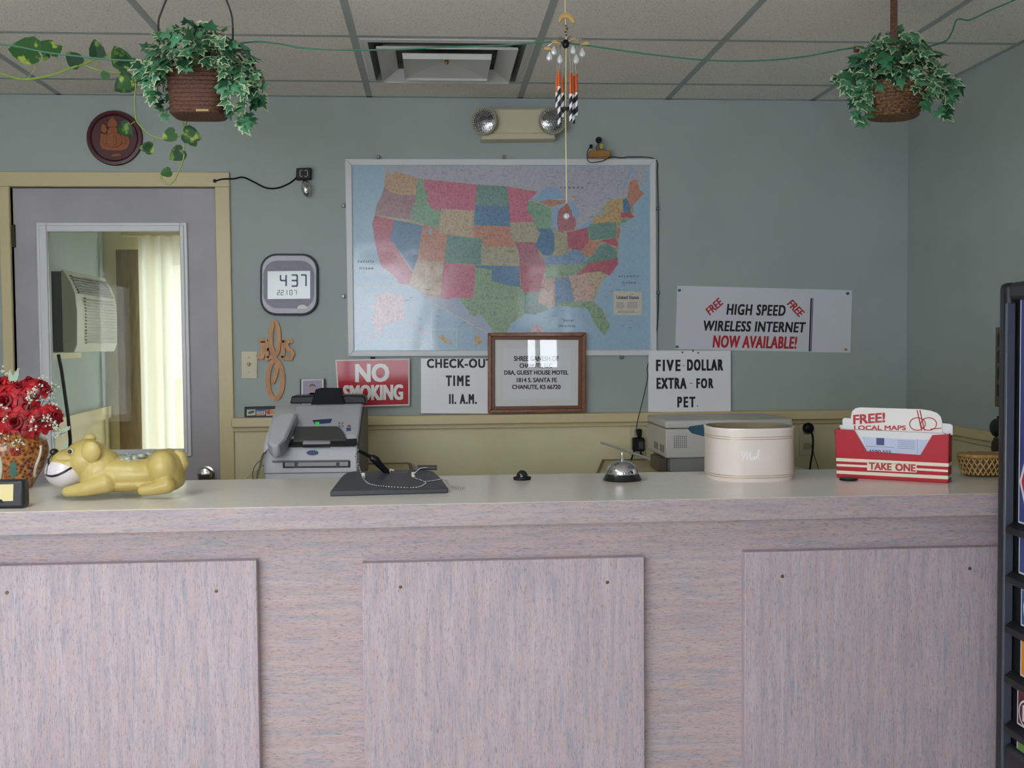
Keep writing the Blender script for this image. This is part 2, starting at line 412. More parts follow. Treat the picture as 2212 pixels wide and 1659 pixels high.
# casing
cr = onY(501, 700, Y-.016).x; cl = onY(4, 700, Y-.016).x; ct = onY(250, 371, Y-.016).z
mb = MB().box((cl, Y-.016, 0), (dl, Y+.05, dt)).box((dr, Y-.016, 0), (cr, Y+.05, dt)).box((cl, Y-.016, dt), (cr, Y+.0, ct))
struct(mb.build('trim_3', M_trim, bevel=.003))['label'] = 'cream door casing'

# room beyond the door glass
def lw(yy): return -1.98-.058*(yy-4.6)
mb = MB(); mb.prism([(lw(4.56), 4.56, 0), (lw(7.3), 7.3, 0), (lw(7.3)-.1, 7.3, 0), (lw(4.56)-.1, 4.56, 0)], (0, 0, CEIL+.004))
struct(mb.build('wall_beyond_left', M_wall, smooth=False))
bx0, bx1, bz0, bz1 = -1.98, -.32, .25, 2.05
mb = MB().box((-2.4, 7.2, 0), (bx0, 7.3, CEIL+.004)).box((bx1, 7.2, 0), (.2, 7.3, CEIL+.004)).box((bx0, 7.2, 0), (bx1, 7.3, bz0)).box((bx0, 7.2, bz1), (bx1, 7.3, CEIL+.004))
struct(mb.build('wall_beyond_back', M_cream, smooth=False))
struct(MB().box((.1, 4.56, 0), (.2, 7.2, CEIL+.004)).build('wall_beyond_right', M_wall, smooth=False))
mb = MB(); ringbox(mb, bx0, bx1, bz0, bz1, bx0+.04, bx1-.04, bz0+.04, bz1-.04, 7.21, 7.27)
o = struct(mb.build('window_2', M_whiteframe)); MB().box((bx0+.04, 7.238, bz0+.04), (bx1-.04, 7.242, bz1-.04)).build('glass_pane', M_pane, o, smooth=False)
mb = MB().prism([(lw(4.6), 4.58, .98), (lw(7.19), 7.19, .98), (lw(7.19)+.03, 7.19, .98), (lw(4.6)+.03, 4.58, .98)], (0, 0, .075))
mb.prism([(lw(4.6), 4.58, .1), (lw(7.19), 7.19, .1), (lw(7.19)+.012, 7.19, .1), (lw(4.6)+.012, 4.58, .1)], (0, 0, .885))
struct(mb.build('trim_4', M_trim, smooth=False))['label'] = 'cream rail and dado of the room beyond the door'
# brown door leaf and curtain in the room beyond
a, b = onY(252, 700, 7.1).x, onY(301, 700, 7.1).x
o = MB().box((a, 7.11, .02), (b, 7.15, 2.06)).build('wood_panel', noisy('brown_wood', '#8f7d60', '#7f6d52', 6, .5, stretch=(8, 8, 1)), bevel=.004)
tag(o, 'tall brown wooden panel seen through the door glass beside the curtain', 'panel')
M_curt = bpy.data.materials.new('curtain_cloth'); M_curt.use_nodes = True; nt = M_curt.node_tree; nt.nodes.clear()
oo = nt.nodes.new('ShaderNodeOutputMaterial'); d1 = nt.nodes.new('ShaderNodeBsdfDiffuse'); d2 = nt.nodes.new('ShaderNodeBsdfTranslucent'); mx = nt.nodes.new('ShaderNodeMixShader')
d1.inputs['Color'].default_value = lin('#d8d0b4'); d2.inputs['Color'].default_value = lin('#e6e0cf'); mx.inputs['Fac'].default_value = .28
nt.links.new(d1.outputs[0], mx.inputs[1]); nt.links.new(d2.outputs[0], mx.inputs[2]); nt.links.new(mx.outputs[0], oo.inputs['Surface'])
mb = MB(); a = onY(301, 700, 7.05).x; N = 60; vs = []
for i in range(N+1):
    xx = a+(.95)*i/N; yy = 7.05+.028*math.sin(i*1.15)+.012*math.sin(i*2.9+1)
    vs += [(xx, yy, .12), (xx, yy, 2.14)]
mb.add(vs, [(2*i, 2*i+2, 2*i+3, 2*i+1) for i in range(N)])
cu = thing('curtain', (a, 7.05, .1), 'long pleated cream curtain glowing in front of the window beyond the door', 'curtain')
mb.build('cloth', M_curt, cu, ang=180)
MB().tube([(a-.1, 7.05, 2.15), (a+1.05, 7.05, 2.15)], .012).build('curtain_rod', M_trim, cu)
# air conditioner
X = -1.80; z0, z1 = 1.414, 1.83; y0, y1 = 5.6, 6.29
ac = thing('air_conditioner', (lw(5.9), 5.95, z0), 'wall air conditioner with ribbed grille seen through the door glass', 'air conditioner')
MB().box((lw(5.6)-.0, y0+.01, z0+.006), (X-.06, y1-.01, z1-.006)).build('case', mat('ac_case', '#5a5650', .5), ac, bevel=.006)
prof = [(X-.07, z0), (X-.015, z0), (X, z0+.04), (X+.004, z0+.2), (X-.004, z0+.30), (X-.025, z1-.06), (X-.06, z1), (X-.07, z1)]
MB().prism([(p, y0, q) for p, q in prof], (0, y1-y0, 0)).build('front_cover', mat('ac_front', '#c3bda9', .4), ac, bevel=.004)
mb = MB()
for i in range(15):
    zz = z0+.045+i*.0165; mb.box((X-.004, y0+.13, zz), (X+.010, y1-.03, zz+.006))
mb.build('intake_grille', mat('ac_grille', '#a8a290', .5), ac)
mb = MB()
for i in range(7):
    q = i/6; zz = z1-.115+.085*q; xx = X-.004-.036*q; mb.box((xx-.010, y0+.05, zz), (xx+.006, y1-.05, zz+.007))
mb.build('outlet_louvre', mat('ac_louvre', '#35332e', .5), ac)
MB().tube([onY(126, 766, 5.58), onY(133, 800, 5.57), onY(140, 850, 5.56), onY(147, 900, 5.56), onY(152, 950, 5.57), onY(150, 1000, 5.58), (lw(5.6)+.05, 5.6, .35)], .009).build('power_cord', M_black, ac)
MB().prism([(lw(5.5)+.0, 5.5, z0-.035), (lw(5.5)+.05, 5.5, z0-.035), (lw(6.4)+.05, 6.4, z0-.035), (lw(6.4), 6.4, z0-.035)], (0, 0, .033)).build('support_ledge', M_trim, ac)

# ------------------------------------------------------------------ counter
CT = 1.055; CF = 2.654
CB = (onZ(500, 1037, CT).y+onZ(1560, 1016, CT).y)/2
BODY = CF+.105; PAN = BODY-.03
counter = thing('reception_counter', (-.1, 2.9, 0), 'long reception counter in mottled mauve laminate with raised front panels', 'counter')
MB().box((-2.4, CF+.002, CT-.053), (RIGHT_X-.03, CB, CT)).build('countertop', M_top, counter, bevel=.002)
MB().box((-2.4, CF, CT-.055), (RIGHT_X-.03, CF+.0018, CT-.001)).build('edge_band', M_lamE, counter)
MB().box((-2.35, BODY, .0), (RIGHT_X-.03, BODY+.03, CT-.055)).box((-2.35, BODY+.03, 0), (-2.32, CB-.08, CT-.055)).box((RIGHT_X-.06, BODY+.03, 0), (RIGHT_X-.03, CB-.08, CT-.055)).build('counter_front', M_lamH, counter, smooth=False)
nails = [(15, 1280), (467, 1277), (865, 1268), (1312, 1258), (1690, 1245), (2095, 1228)]
for i, (xa, xb, ya) in enumerate([(None, 557, 1216), (784, 1392, 1210), (1609, None, 1187)]):
    x0 = onY(xa, 1400, PAN).x if xa else -1.62
    x1 = onY(xb, 1400, PAN).x if xb else onY(1609, 1400, PAN).x+.86
    zt = onY({0: 300, 1: 1090, 2: 1880}[i], ya, PAN).z
    p = MB().box((x0, PAN, .08), (x1, BODY, zt)).build('raised_panel', M_lamV, counter, bevel=.002)
    for nx, ny in nails[2*i:2*i+2]:
        q = onY(nx, ny, PAN); MB().lathe([(.0045, 0), (.004, .0015), (.001, .002)], q, (0, -1, 0), 12).build('nail_head', mat('brass_nail', '#6e5f3a', .4, metal=.6), p)

def lay(name, label, cat, mb_mat, **k):
    mb, mt = mb_mat; o = mb.build(name, mt, **k); return tag(o, label, cat)
# ------------------------------------------------------------------ ceiling diffuser, cord
def c3(px, py, z=CEIL): return onZ(px, py, z)
vx0, vx1 = GX0+.02, GX0+T-.02; vy1, vy0 = GY0-.02, GY0-T+.02
vc = ((vx0+vx1)/2, (vy0+vy1)/2)
vent = thing('ceiling_vent', (vc[0], vc[1], CEIL), 'square white louvred air diffuser in the ceiling above the map', 'vent')
M_vent = mat('vent_white', '#c9c9c5', .4); M_vdark = mat('vent_throat', '#75766f', .7)
def sq(h, z): return [(vc[0]-h, vc[1]-h, z), (vc[0]+h, vc[1]-h, z), (vc[0]+h, vc[1]+h, z), (vc[0]-h, vc[1]+h, z)]
def sqring(h0, z0, h1, z1, t=.003):
    mb = MB(); a, b = sq(h0, z0), sq(h1, z1); a2 = [(p[0], p[1], p[2]+t) for p in a]; b2 = [(p[0], p[1], p[2]+t) for p in b]
    mb.add(a+b+a2+b2, [(i, (i+1) % 4, 4+(i+1) % 4, 4+i) for i in range(4)]+[(8+i, 12+i, 12+(i+1) % 4, 8+(i+1) % 4) for i in range(4)]
           + [(i, 8+i, 8+(i+1) % 4, (i+1) % 4) for i in range(4)]+[(4+i, 4+(i+1) % 4, 12+(i+1) % 4, 12+i) for i in range(4)])
    return mb
H = (vx1-vx0)/2
sqring(H, CEIL-.003, .262, CEIL-.006).build('frame', M_vent, vent, smooth=False)
sqring(.262, CEIL-.006, .225, CEIL+.05).build('outer_throat', M_vdark, vent, smooth=False)
MB().flat(sq(.24, CEIL+.05)).build('duct', M_vdark, vent, smooth=False)
sqring(.234, CEIL-.016, .176, CEIL+.016).build('louvre_ring', M_vent, vent, smooth=False)
sqring(.236, CEIL-.019, .234, CEIL-.013).build('louvre_lip', M_vent, vent, smooth=False)
sqring(.150, CEIL-.030, .152, CEIL-.014).build('centre_rim', M_vent, vent, smooth=False)
mb = MB(); a = sq(.15, CEIL-.022); mb.add(a+[(vc[0], vc[1], CEIL+.006)], [(0, 4, 1), (1, 4, 2), (2, 4, 3), (3, 4, 0)])
mb.build('centre_plate', M_vent, vent, smooth=False)
MB().ball((vc[0], vc[1], CEIL-.002), .008, 8, 6).build('screw', mat('dull_brass', '#a08b5a', .3, metal=1), vent)
MB().lathe([(.006, 0), (.006, .05)], (vc[0], vc[1], CEIL+.002), (0, 0, 1), 8).build('hanger', M_vdark, vent)

HB = 2.86   # depth at which baskets, cord and chime hang
def path(px, Yp, wob=0.0): return [onY(x, y, Yp) for x, y in px]
def spline(pts, k=8):
    pts = [V(p) for p in pts]; o = []
    for i in range(len(pts)-1):
        p0, p1, p2, p3 = pts[max(i-1, 0)], pts[i], pts[i+1], pts[min(i+2, len(pts)-1)]
        for j in range(k):
            t = j/k
            o.append(.5*((2*p1)+(p2-p0)*t+(2*p0-5*p1+4*p2-p3)*t*t+(3*p1-p0-3*p2+p3)*t**3))
    o.append(pts[-1]); return o
M_cord = mat('green_cord', '#3f7a62', .5)
CY = HB+.16
cp = path([(-180, 95), (0, 96), (120, 116), (300, 131), (420, 110), (540, 91), (600, 94), (650, 103), (740, 108), (850, 107), (960, 102), (1080, 98), (1180, 91), (1222, 93), (1280, 100), (1400, 117), (1530, 130), (1640, 131), (1740, 122), (1850, 103), (1950, 110), (2035, 92), (2056, 70), (2068, 42), (2095, 43), (2140, 22), (2200, -4), (2290, -50)], CY)
o = MB().tube(spline(cp, 6), .0023, 6).build('green_cord', M_cord)
tag(o, 'thin green cord strung across below the ceiling between the two ivy baskets', 'cord')
for q, nm in ((onY(1850, 104, CY), 'cord_clip'), ):
    tag(MB().box((q.x-.008, q.y-.004, q.z-.012), (q.x+.008, q.y+.004, q.z+.006)).build(nm, mat('brown_clip', '#6b3a34', .5), bevel=.002), 'small brown clip on the green cord beside the right ivy basket', 'clip')

# ------------------------------------------------------------------ leaves
IVY = [(0, 0), (.22, -.15), (.48, .02), (.30, .22), (.47, .50), (.19, .50), (0, 1.0)]
IVY = IVY+[(-x, y) for x, y in IVY[-2:0:-1]]
HEART = [(0, 0), (.16, -.12), (.38, -.06), (.53, .18), (.46, .52), (.25, .84), (0, 1.05)]
HEART = HEART+[(-x, y) for x, y in HEART[-2:0:-1]]
def leaf(mb, base, d, up, size, outline, inset, m_in, m_out, fold=.18, droop=.25):
    d = V(d).normalized(); u = V(up); u = u-d*u.dot(d)
    if u.length < 1e-4: u = d.orthogonal()
    u.normalize(); s = d.cross(u)
    def P(x, y): return V(base)+(s*x+d*y+u*(-fold*abs(x)-droop*y*y*.5))*size
    n = len(outline); c = (0, .38)
    inn = [(c[0]+(x-c[0])*inset, c[1]+(y-c[1])*inset) for x, y in outline]
    vs = [P(*p) for p in outline]+[P(*p) for p in inn]+[P(*c)]
    o = len(mb.v); mb.v += vs
    for i in range(n):
        j = (i+1) % n
        mb.f.append([o+i, o+j, o+n+j, o+n+i]); mb.mi.append(m_out)
        mb.f.append([o+n+i, o+n+j, o+2*n]); mb.mi.append(m_in)
M_ivy = [mat('ivy_green', '#356f49', .5, spec=.35), mat('ivy_dark', '#1e4a30', .5, spec=.35), mat('ivy_mid', '#478560', .5, spec=.35), mat('ivy_cream', '#aebd98', .5), mat('ivy_pale_green', '#577f5e', .5)]
M_stem = mat('ivy_stem', '#5f7a45', .6)
def ivy(name, centre, rx, ry, up, front_clear, sprays, seed):
    rnd = random.Random(seed); mb = MB(); st = MB(); c = V(centre)
    def put(p, d, nrm, sz):
        k = rnd.random()
        mi = rnd.choice([0, 0, 1, 2, 2]); mo = rnd.choice([3, 3, 4, mi])
        leaf(mb, p, d, nrm, sz, IVY, rnd.uniform(.66, .8), mi, mo, rnd.uniform(.05, .35), rnd.uniform(.1, .5))
    # dome
    for i in range(300):
        a = rnd.uniform(0, 2*math.pi); e = math.asin(rnd.uniform(-.12, 1)); r = rnd.uniform(.72, 1.0)
        n = V((math.cos(a)*math.cos(e), math.sin(a)*math.cos(e), math.sin(e)))
        p = c+V((n.x*rx*r, n.y*ry*r, n.z*up*r))
        if n.y < 0 and e < .1 and p.z < c.z-.002 and abs(n.x) < .6: continue
        d = V((n.x*.7, n.y*.7, -.75+.9*rnd.random())) + V((rnd.uniform(-.5, .5), rnd.uniform(-.5, .5), rnd.uniform(-.3, .3)))
        put(p, d, n+V((0, -.35, .1)), rnd.uniform(.029, .047))
        if i % 5 == 0: st.tube(spline([c+V((n.x*.03, n.y*.03, 0)), c+V((n.x*rx*.5, n.y*ry*.5, n.z*up*.8+.012)), p], 5), .0012, 5)
    # hanging sprays: (start offset, end offset, leaves)
    for (sx, sy, sz), (ex_, ey, ez), n in sprays:
        a = c+V((sx, sy, sz)); b = c+V((ex_, ey, ez)); mid = (a+b)/2+V((.35*(ex_-sx)+.012*math.copysign(1, ex_), -.008, .3*abs(ez-sz)*.5))
        sp = spline([a, mid, b], 8); st.tube(sp, .0013, 5)
        for i in range(n):
            p = sp[min(len(sp)-1, int((i+.6)/n*len(sp)))]
            d = V((rnd.uniform(-.7, .7), rnd.uniform(-.9, .1), -rnd.uniform(.1, 1)))
            put(p+V((rnd.uniform(-.006, .006), rnd.uniform(-.01, .0), 0)), d, V((rnd.uniform(-.4, .4), -1, .35)), rnd.uniform(.028, .044))
    return mb, st
M_wick = noisy('dark_wicker', '#3a251d', '#6c4735', 150, .7, stretch=(1, 1, 3), bump=.8, bscale=170)
M_wick2 = noisy('warm_wicker', '#301c13', '#84613d', 140, .65, stretch=(1, 1, 1.5), bump=.8, bscale=150)

# left basket: a squarish one on a thin wire handle
bl = onY(415, 240, HB); br = onY(415, 140, HB)
w_ = (onY(478, 190, HB).x-onY(354, 190, HB).x)/2
cx = onY(416, 190, HB).x; zb = onY(416, 241, HB).z; zt = onY(416, 141, HB).z
hb = thing('hanging_basket', (cx, HB+.07, zb), 'square brown wicker basket of variegated ivy hanging at the left', 'plant basket', 'hanging ivy baskets')
c0 = (cx, HB+.07, 0)
mb = MB()
for i in range(9):
    q = i/8
mb.lathe([(w_*.90, zb), (w_*.93, zb+.004), (w_*1.0, zt-.012), (w_*1.02, zt), (w_*.96, zt), (w_*.92, zt-.01), (w_*.86, zb+.01)], (c0[0], c0[1], 0), (0, 0, 1), 40, sx=1.0, sy=.95, power=4.2)
bk = mb.build('basket', M_wick, hb, bevel=.002)
mb = MB()
for i in range(11):
    zz = zb+.006+(zt-zb-.012)*i/10; k = .925+.085*i/10
    mb.lathe([(w_*k+.0005, zz-.0028), (w_*k+.0026, zz), (w_*k+.0005, zz+.0028)], (c0[0], c0[1], 0), (0, 0, 1), 40, sy=.95, power=4.2, cap=False)
mb.build('weave', M_wick, bk)
q = onY(437, 238, HB)
MB().box((q.x-.016, c0[1]-w_*.9-.006, q.z-.0025), (q.x+.016, c0[1]-w_*.9+.002, q.z+.0025)).build('straw_patch', mat('straw', '#a8905f', .7), bk)
hp = [onY(342, 60, HB+.07), onY(349, 25, HB+.07), onY(375, -25, HB+.07), onY(425, -55, HB+.07), onY(472, -25, HB+.07), onY(495, 15, HB+.07), onY(503, 60, HB+.07), onY(500, 140, HB+.07)]
hp = [onY(350, 140, HB+.07)]+hp
MB().tube(spline(hp, 6), .0025, 7).build('wire_handle', mat('dark_wire', '#2a2725', .5), hb)
q = onY(425, -55, HB+.07)
MB().tube([(q.x, q.y, q.z-.004), (q.x+.006, q.y, q.z+.004), (q.x, q.y, q.z+.015), (q.x, q.y, CEIL+.003)], .0022, 6).build('ceiling_hook', M_dullchrome, hb)
m1, s1 = ivy('l', (cx+.005, HB+.06, zt-.012), .145, .12, onY(416, 22, HB).z-zt, True,
    [((-.08, -.05, .02), (-.112, -.03, -.06), 9), ((-.09, 0, .01), (-.098, .02, -.095), 9), ((-.10, -.03, .04), (-.128, -.02, -.02), 8), ((-.075, .03, 0), (-.07, .05, -.08), 6),
     ((.08, -.06, .03), (.115, -.06, -.13), 12), ((.07, -.07, .02), (.085, -.08, -.11), 11), ((.09, -.02, .03), (.145, -.03, -.08), 10), ((.09, 0, .04), (.160, 0, -.06), 8), ((.07, .03, 0), (.12, .05, -.10), 8), ((.085, -.05, .01), (.12, -.07, -.145), 8),
     ((.06, -.08, .02), (.075, -.09, -.05), 6), ((-.02, -.08, .02), (-.01, -.1, -.005), 4)], 3)
st = s1.build('stems', M_stem, hb); fo = m1.build('foliage', M_ivy, hb, smooth=False)

# right basket: oval, tapering, on a broad woven handle
cx = onY(1952, 200, HB).x; zb = onY(1950, 244, HB).z; zt = onY(1950, 172, HB).z
w_ = (onY(2024, 200, HB).x-onY(1878, 200, HB).x)/2
hb2 = thing('hanging_basket', (cx, HB+.07, zb), 'tapered oval brown basket of ivy on a strap handle near the right corner', 'plant basket', 'hanging ivy baskets')
mb = MB().lathe([(w_*.66, zb), (w_*.70, zb+.003), (w_*.99, zt-.008), (w_*1.0, zt), (w_*.94, zt), (w_*.9, zt-.01), (w_*.62, zb+.008)], (cx, HB+.07, 0), (0, 0, 1), 40, sy=.9, power=2.3)
bk = mb.build('basket', M_wick2, hb2)
mb = MB()
for i in range(9):
    zz = zb+.006+(zt-zb-.01)*i/8; k = .71+.28*i/8
    mb.lathe([(w_*k, zz-.0032), (w_*k+.003, zz), (w_*k, zz+.0032)], (cx, HB+.07, 0), (0, 0, 1), 40, sy=.9, power=2.3, cap=False)
mb.build('weave', M_wick2, bk)
mb = MB(); hh = []
for (a, b) in [(1952, 175), (1955, 110), (1954, 60), (1952, 0), (1952, -45)]: hh.append(onY(a, b, HB+.07))
ztop = hh[-1].z
# strap loop runs front to back over the basket, seen edge on
lp = []; sd = V((cx, HB+.07, 0)).normalized(); sn = V((sd.y, -sd.x, 0))
for i in range(25):
    a = math.pi*i/24; q_ = -math.cos(a)*w_*.86; lp.append(V((cx+.002, HB+.07, 0))+sd*q_+V((0, 0, zt-.005+math.sin(a)*(ztop-zt))))
for i in range(len(lp)-1):
    p, q = lp[i], lp[i+1]; t = .0095
    n = (q-p).cross(sn); n.normalize(); n *= .0025
    mb.add([p+(-sn*t)-n, p+(sn*t)-n, q+(sn*t)-n, q+(-sn*t)-n, p+(-sn*t)+n, p+(sn*t)+n, q+(sn*t)+n, q+(-sn*t)+n],
           [(0, 1, 2, 3), (7, 6, 5, 4), (0, 3, 7, 4), (1, 5, 6, 2)])
mb.build('strap_handle', M_wick, hb2)
MB().tube([(cx, HB+.07, ztop-.006), (cx+.007, HB+.07, ztop+.006), (cx, HB+.07, ztop+.02), (cx, HB+.07, CEIL+.003)], .0022, 6).build('ceiling_hook', M_dullchrome, hb2)
m1, s1 = ivy('r', (cx+.004, HB+.06, zt-.004), .128, .11, onY(1955, 45, HB).z-zt, True,
    [((-.09, -.03, .01), (-.155, -.04, -.01), 9), ((-.09, -.04, .0), (-.12, -.05, -.06), 9), ((-.08, -.03, 0), (-.125, -.03, -.085), 8), ((-.1, 0, .03), (-.165, 0, .02), 8), ((-.07, -.02, 0), (-.095, -.04, -.10), 8),
     ((.0, -.09, .02), (.03, -.115, -.078), 10), ((.02, -.09, .01), (.05, -.11, -.035), 7), ((-.01, -.09, .02), (.005, -.11, -.03), 5),
     ((.09, -.02, .02), (.15, -.02, -.02), 10), ((.09, -.03, .0), (.115, -.04, -.085), 10), ((.08, .02, 0), (.15, .02, -.06), 9), ((.1, 0, .02), (.165, 0, -.01), 8), ((.075, -.03, 0), (.125, -.03, -.075), 8), ((.09, .0, .03), (.14, .0, -.075), 7)], 11)
s1.build('stems', M_stem, hb2); m1.build('foliage', M_ivy, hb2, smooth=False)

# trailing pothos vine, looped over the cord at the left and hanging in front of the plaque
PV = CY+.06
pv = thing('pothos_vine', onY(300, 140, PV), 'long trailing vine with heart shaped leaves looping below the left ivy basket', 'vine')
sm, lm = MB(), MB()
main = spline(path([(-190, 145), (-60, 152), (0, 158), (30, 168), (62, 171), (110, 163), (150, 148), (190, 135), (215, 122), (245, 117)], PV), 6)
sm.tube(main, .0032, 7)
sm.tube(spline(path([(182, 141), (215, 152), (250, 157), (280, 160), (293, 175), (291, 215), (293, 250), (298, 266), (320, 288), (345, 299), (372, 297), (393, 289), (402, 265), (407, 235)], PV), 6), .0022, 6)
sm.tube(spline(path([(392, 235), (397, 280), (398, 320), (396, 345), (388, 365), (376, 390), (364, 398), (352, 390), (349, 380), (352, 372)], PV), 6), .0022, 6)
sm.tube(spline(path([(396, 345), (388, 353), (378, 352), (374, 345)], PV), 6), .0012, 6)
for pp_ in ([(60, 170), (74, 150), (78, 135)], [(129, 158), (128, 138), (122, 122)], [(170, 140), (165, 130)], [(215, 124), (222, 120)], [(205, 148), (214, 132)], [(280, 160), (272, 140)], [(290, 162), (305, 152)], [(292, 262), (278, 271)], [(333, 300), (329, 318)], [(290, 158), (300, 165)]):
    sm.tube(path(pp_, PV), .0012, 5)
LV = [((84, 113), (25, 107), 54), ((90, 112), (112, 88), 30), ((104, 118), (97, 132), 22), ((112, 116), (132, 100), 34), ((172, 140), (146, 118), 38), ((212, 125), (206, 90), 40), ((270, 143), (252, 105), 42), ((287, 150), (292, 128), 22),
      ((285, 170), (252, 195), 56), ((232, 170), (222, 155), 30), ((272, 158), (258, 150), 26), ((262, 270), (283, 293), 36), ((330, 318), (305, 322), 30), ((318, 324), (330, 332), 16),
      ((378, 287), (352, 300), 30), ((398, 288), (433, 300), 42), ((412, 300), (424, 316), 24), ((395, 325), (368, 342), 32), ((369, 370), (350, 377), 22)]
rnd = random.Random(5)
for (bx, by), (tx, ty), sz in LV:
    b, t = onY(bx, by, PV), onY(tx, ty, PV); L = (t-b).length
    leaf(lm, b+V((0, -.004, 0)), (t-b)+V((0, rnd.uniform(-.3, .1)*L, 0)), V((rnd.uniform(-.35, .35), -1, rnd.uniform(-.15, .2))), L*1.06, HEART, .7, *rnd.choice([(0, 0), (1, 1), (0, 1), (1, 0), (0, 0)]), rnd.uniform(-.1, .3), rnd.uniform(0, .3))
sm.build('stem', mat('vine_stem', '#7c9440', .5), pv)
lm.build('leaves', [noisy('pothos_green', '#2d5829', '#93a548', 38, .5, lo=.57, hi=.64, spec=.25), noisy('pothos_dark', '#1e3d23', '#5f7f35', 38, .5, lo=.55, hi=.64, spec=.25), mat('pothos_lime', '#86993f', .5, spec=.25)], pv, smooth=False)

# ------------------------------------------------------------------ wind chime
WY = 2.87
def w3(px, py): return onY(px, py, WY)
ch = thing('wind_chime', w3(1224, 470), 'wind chime of striped tubes and glass drops hanging on a long cream string', 'wind chime')
M_tan = mat('carved_tan', '#c2a264', .5); M_crys = mat('clear_crystal', '#eef3f5', .08, trans=.45, coat=.5)
top = w3(1220, 0); zc = V((top.x, WY, CEIL+.003))
MB().tube([zc, w3(1221, 30), w3(1223, 80), w3(1222, 250), w3(1224, 440)], .0016, 6).build('string', mat('cream_string', '#d9cda0', .7), ch)
mb = MB(); arc = spline(path([(1208, 48), (1213, 38), (1221, 34), (1230, 36), (1237, 43), (1240, 50)], WY), 5)
n = len(arc); mb.tube(arc, [.003+.0055*math.sin(math.pi*i/(n-1)) for i in range(n)], 8); mb.build('carved_crescent', M_tan, ch)
mb = MB()
for x, y, r in [(1222, 56, .003), (1224, 62, .004), (1222, 69, .0035), (1223, 76, .003)]: mb.ball(w3(x, y), r, 10, 8)
mb.build('beads', mat('brown_bead', '#6a3f22', .3), ch)
MB().ball(w3(1222, 95), (.010, .010, .012), 12, 8).build('hub', M_black, ch)
mb = MB()
for q in range(8):
    a = q*math.pi/4+.2; p = w3(1222, 93); mb.tube([p, p+V((.03*math.cos(a), .03*math.sin(a), .010)), p+V((.052*math.cos(a), .052*math.sin(a), .0))], .0012, 5)
mb.build('hub_arms', M_dullchrome, ch)
def fish(p, s, flip=1):
    mb = MB(); pts = [(-1, .15), (-.6, .45), (-.1, .55), (.3, .3), (.7, .1), (1, .5), (.9, -.05), (1, -.35), (.6, -.15), (.1, -.2), (-.5, -.15)]
    mb.prism([p+V((x*s*flip, 0, z*s)) for x, z in pts], (0, .004, 0)); return mb
for (x, y, f) in ((1184, 106, 1), (1201, 92, 1), (1264, 95, -1), (1240, 86, 1)): fish(w3(x, y), .0125, f).build('carved_dolphin', M_tan, ch, bevel=.0008)
for x, y in ((1187, 122), (1197, 110), (1210, 128), (1238, 108), (1258, 114), (1245, 128)):
    p = w3(x, y); k = MB().lathe([(.0003, .013), (.0028, .010), (.0078, 0), (.0083, -.004), (.0063, -.0095), (.0004, -.0125)], p, (0, 0, 1), 8)
    k.build('glass_drop', M_crys, ch, smooth=False)
    MB().tube([p+V((0, 0, .011)), w3(x+(1222-x)*.12, 97)], .0004, 4).build('drop_wire', M_dullchrome, ch)
M_or = mat('orange_enamel', '#d2612a', .25, metal=.3, coat=.5)
M_strp = bpy.data.materials.new('twisted_stripe'); M_strp.use_nodes = True; nt = M_strp.node_tree; b = nt.nodes['Principled BSDF']
tc = nt.nodes.new('ShaderNodeTexCoord'); sx = nt.nodes.new('ShaderNodeSeparateXYZ'); nt.links.new(tc.outputs['UV'], sx.inputs[0])
mm = nt.nodes.new('ShaderNodeMath'); mm.operation = 'FRACT'; ad = nt.nodes.new('ShaderNodeMath'); ad.operation = 'ADD'
nt.links.new(sx.outputs[0], ad.inputs[0]); nt.links.new(sx.outputs[1], ad.inputs[1]); nt.links.new(ad.outputs[0], mm.inputs[0])
gt = nt.nodes.new('ShaderNodeMath'); gt.operation = 'GREATER_THAN'; gt.inputs[1].default_value = .55; nt.links.new(mm.outputs[0], gt.inputs[0])
rp = nt.nodes.new('ShaderNodeMix'); rp.data_type = 'RGBA'; rp.inputs['A'].default_value = lin('#14142a'); rp.inputs['B'].default_value = lin('#e9e9ee'); nt.links.new(gt.outputs[0], rp.inputs['Factor'])
nt.links.new(rp.outputs['Result'], b.inputs['Base Color']); b.inputs['Roughness'].default_value = .2
def stripe_tube(p0, p1, r, name, parent, pitch=.030):
    """plain cylinder whose UV winds round it"""
    n, k = 12, 2; me = bpy.data.meshes.new(name); off = V(parent['_o']); vs = []
    L = (p0-p1).length
    for p in (p0, p1):
        for j in range(n): a = 2*math.pi*j/n; vs.append(tuple(p+V((r*math.cos(a), r*math.sin(a), 0))-off))
    fs = [(j, n+j, n+(j+1) % n, (j+1) % n) for j in range(n)]
    me.from_pydata(vs, [], fs+[tuple(range(n)), tuple(range(2*n-1, n-1, -1))]); me.update(); me.materials.append(M_strp)
    uv = me.uv_layers.new(name='UVMap')
    for f in me.polygons[:n]:
        for li, vi in zip(f.loop_indices, f.vertices):
            j = vi % n
            if j == 0 and f.index == n-1: j = n
            uv.data[li].uv = (j/n, (0 if vi < n else L/pitch))
    me.polygons.foreach_set('use_smooth', [True]*len(me.polygons)); me.set_sharp_from_angle(angle=.7)
    o = bpy.data.objects.new(name, me); C.objects.link(o); o.parent = parent; o['_o'] = tuple(off); return o
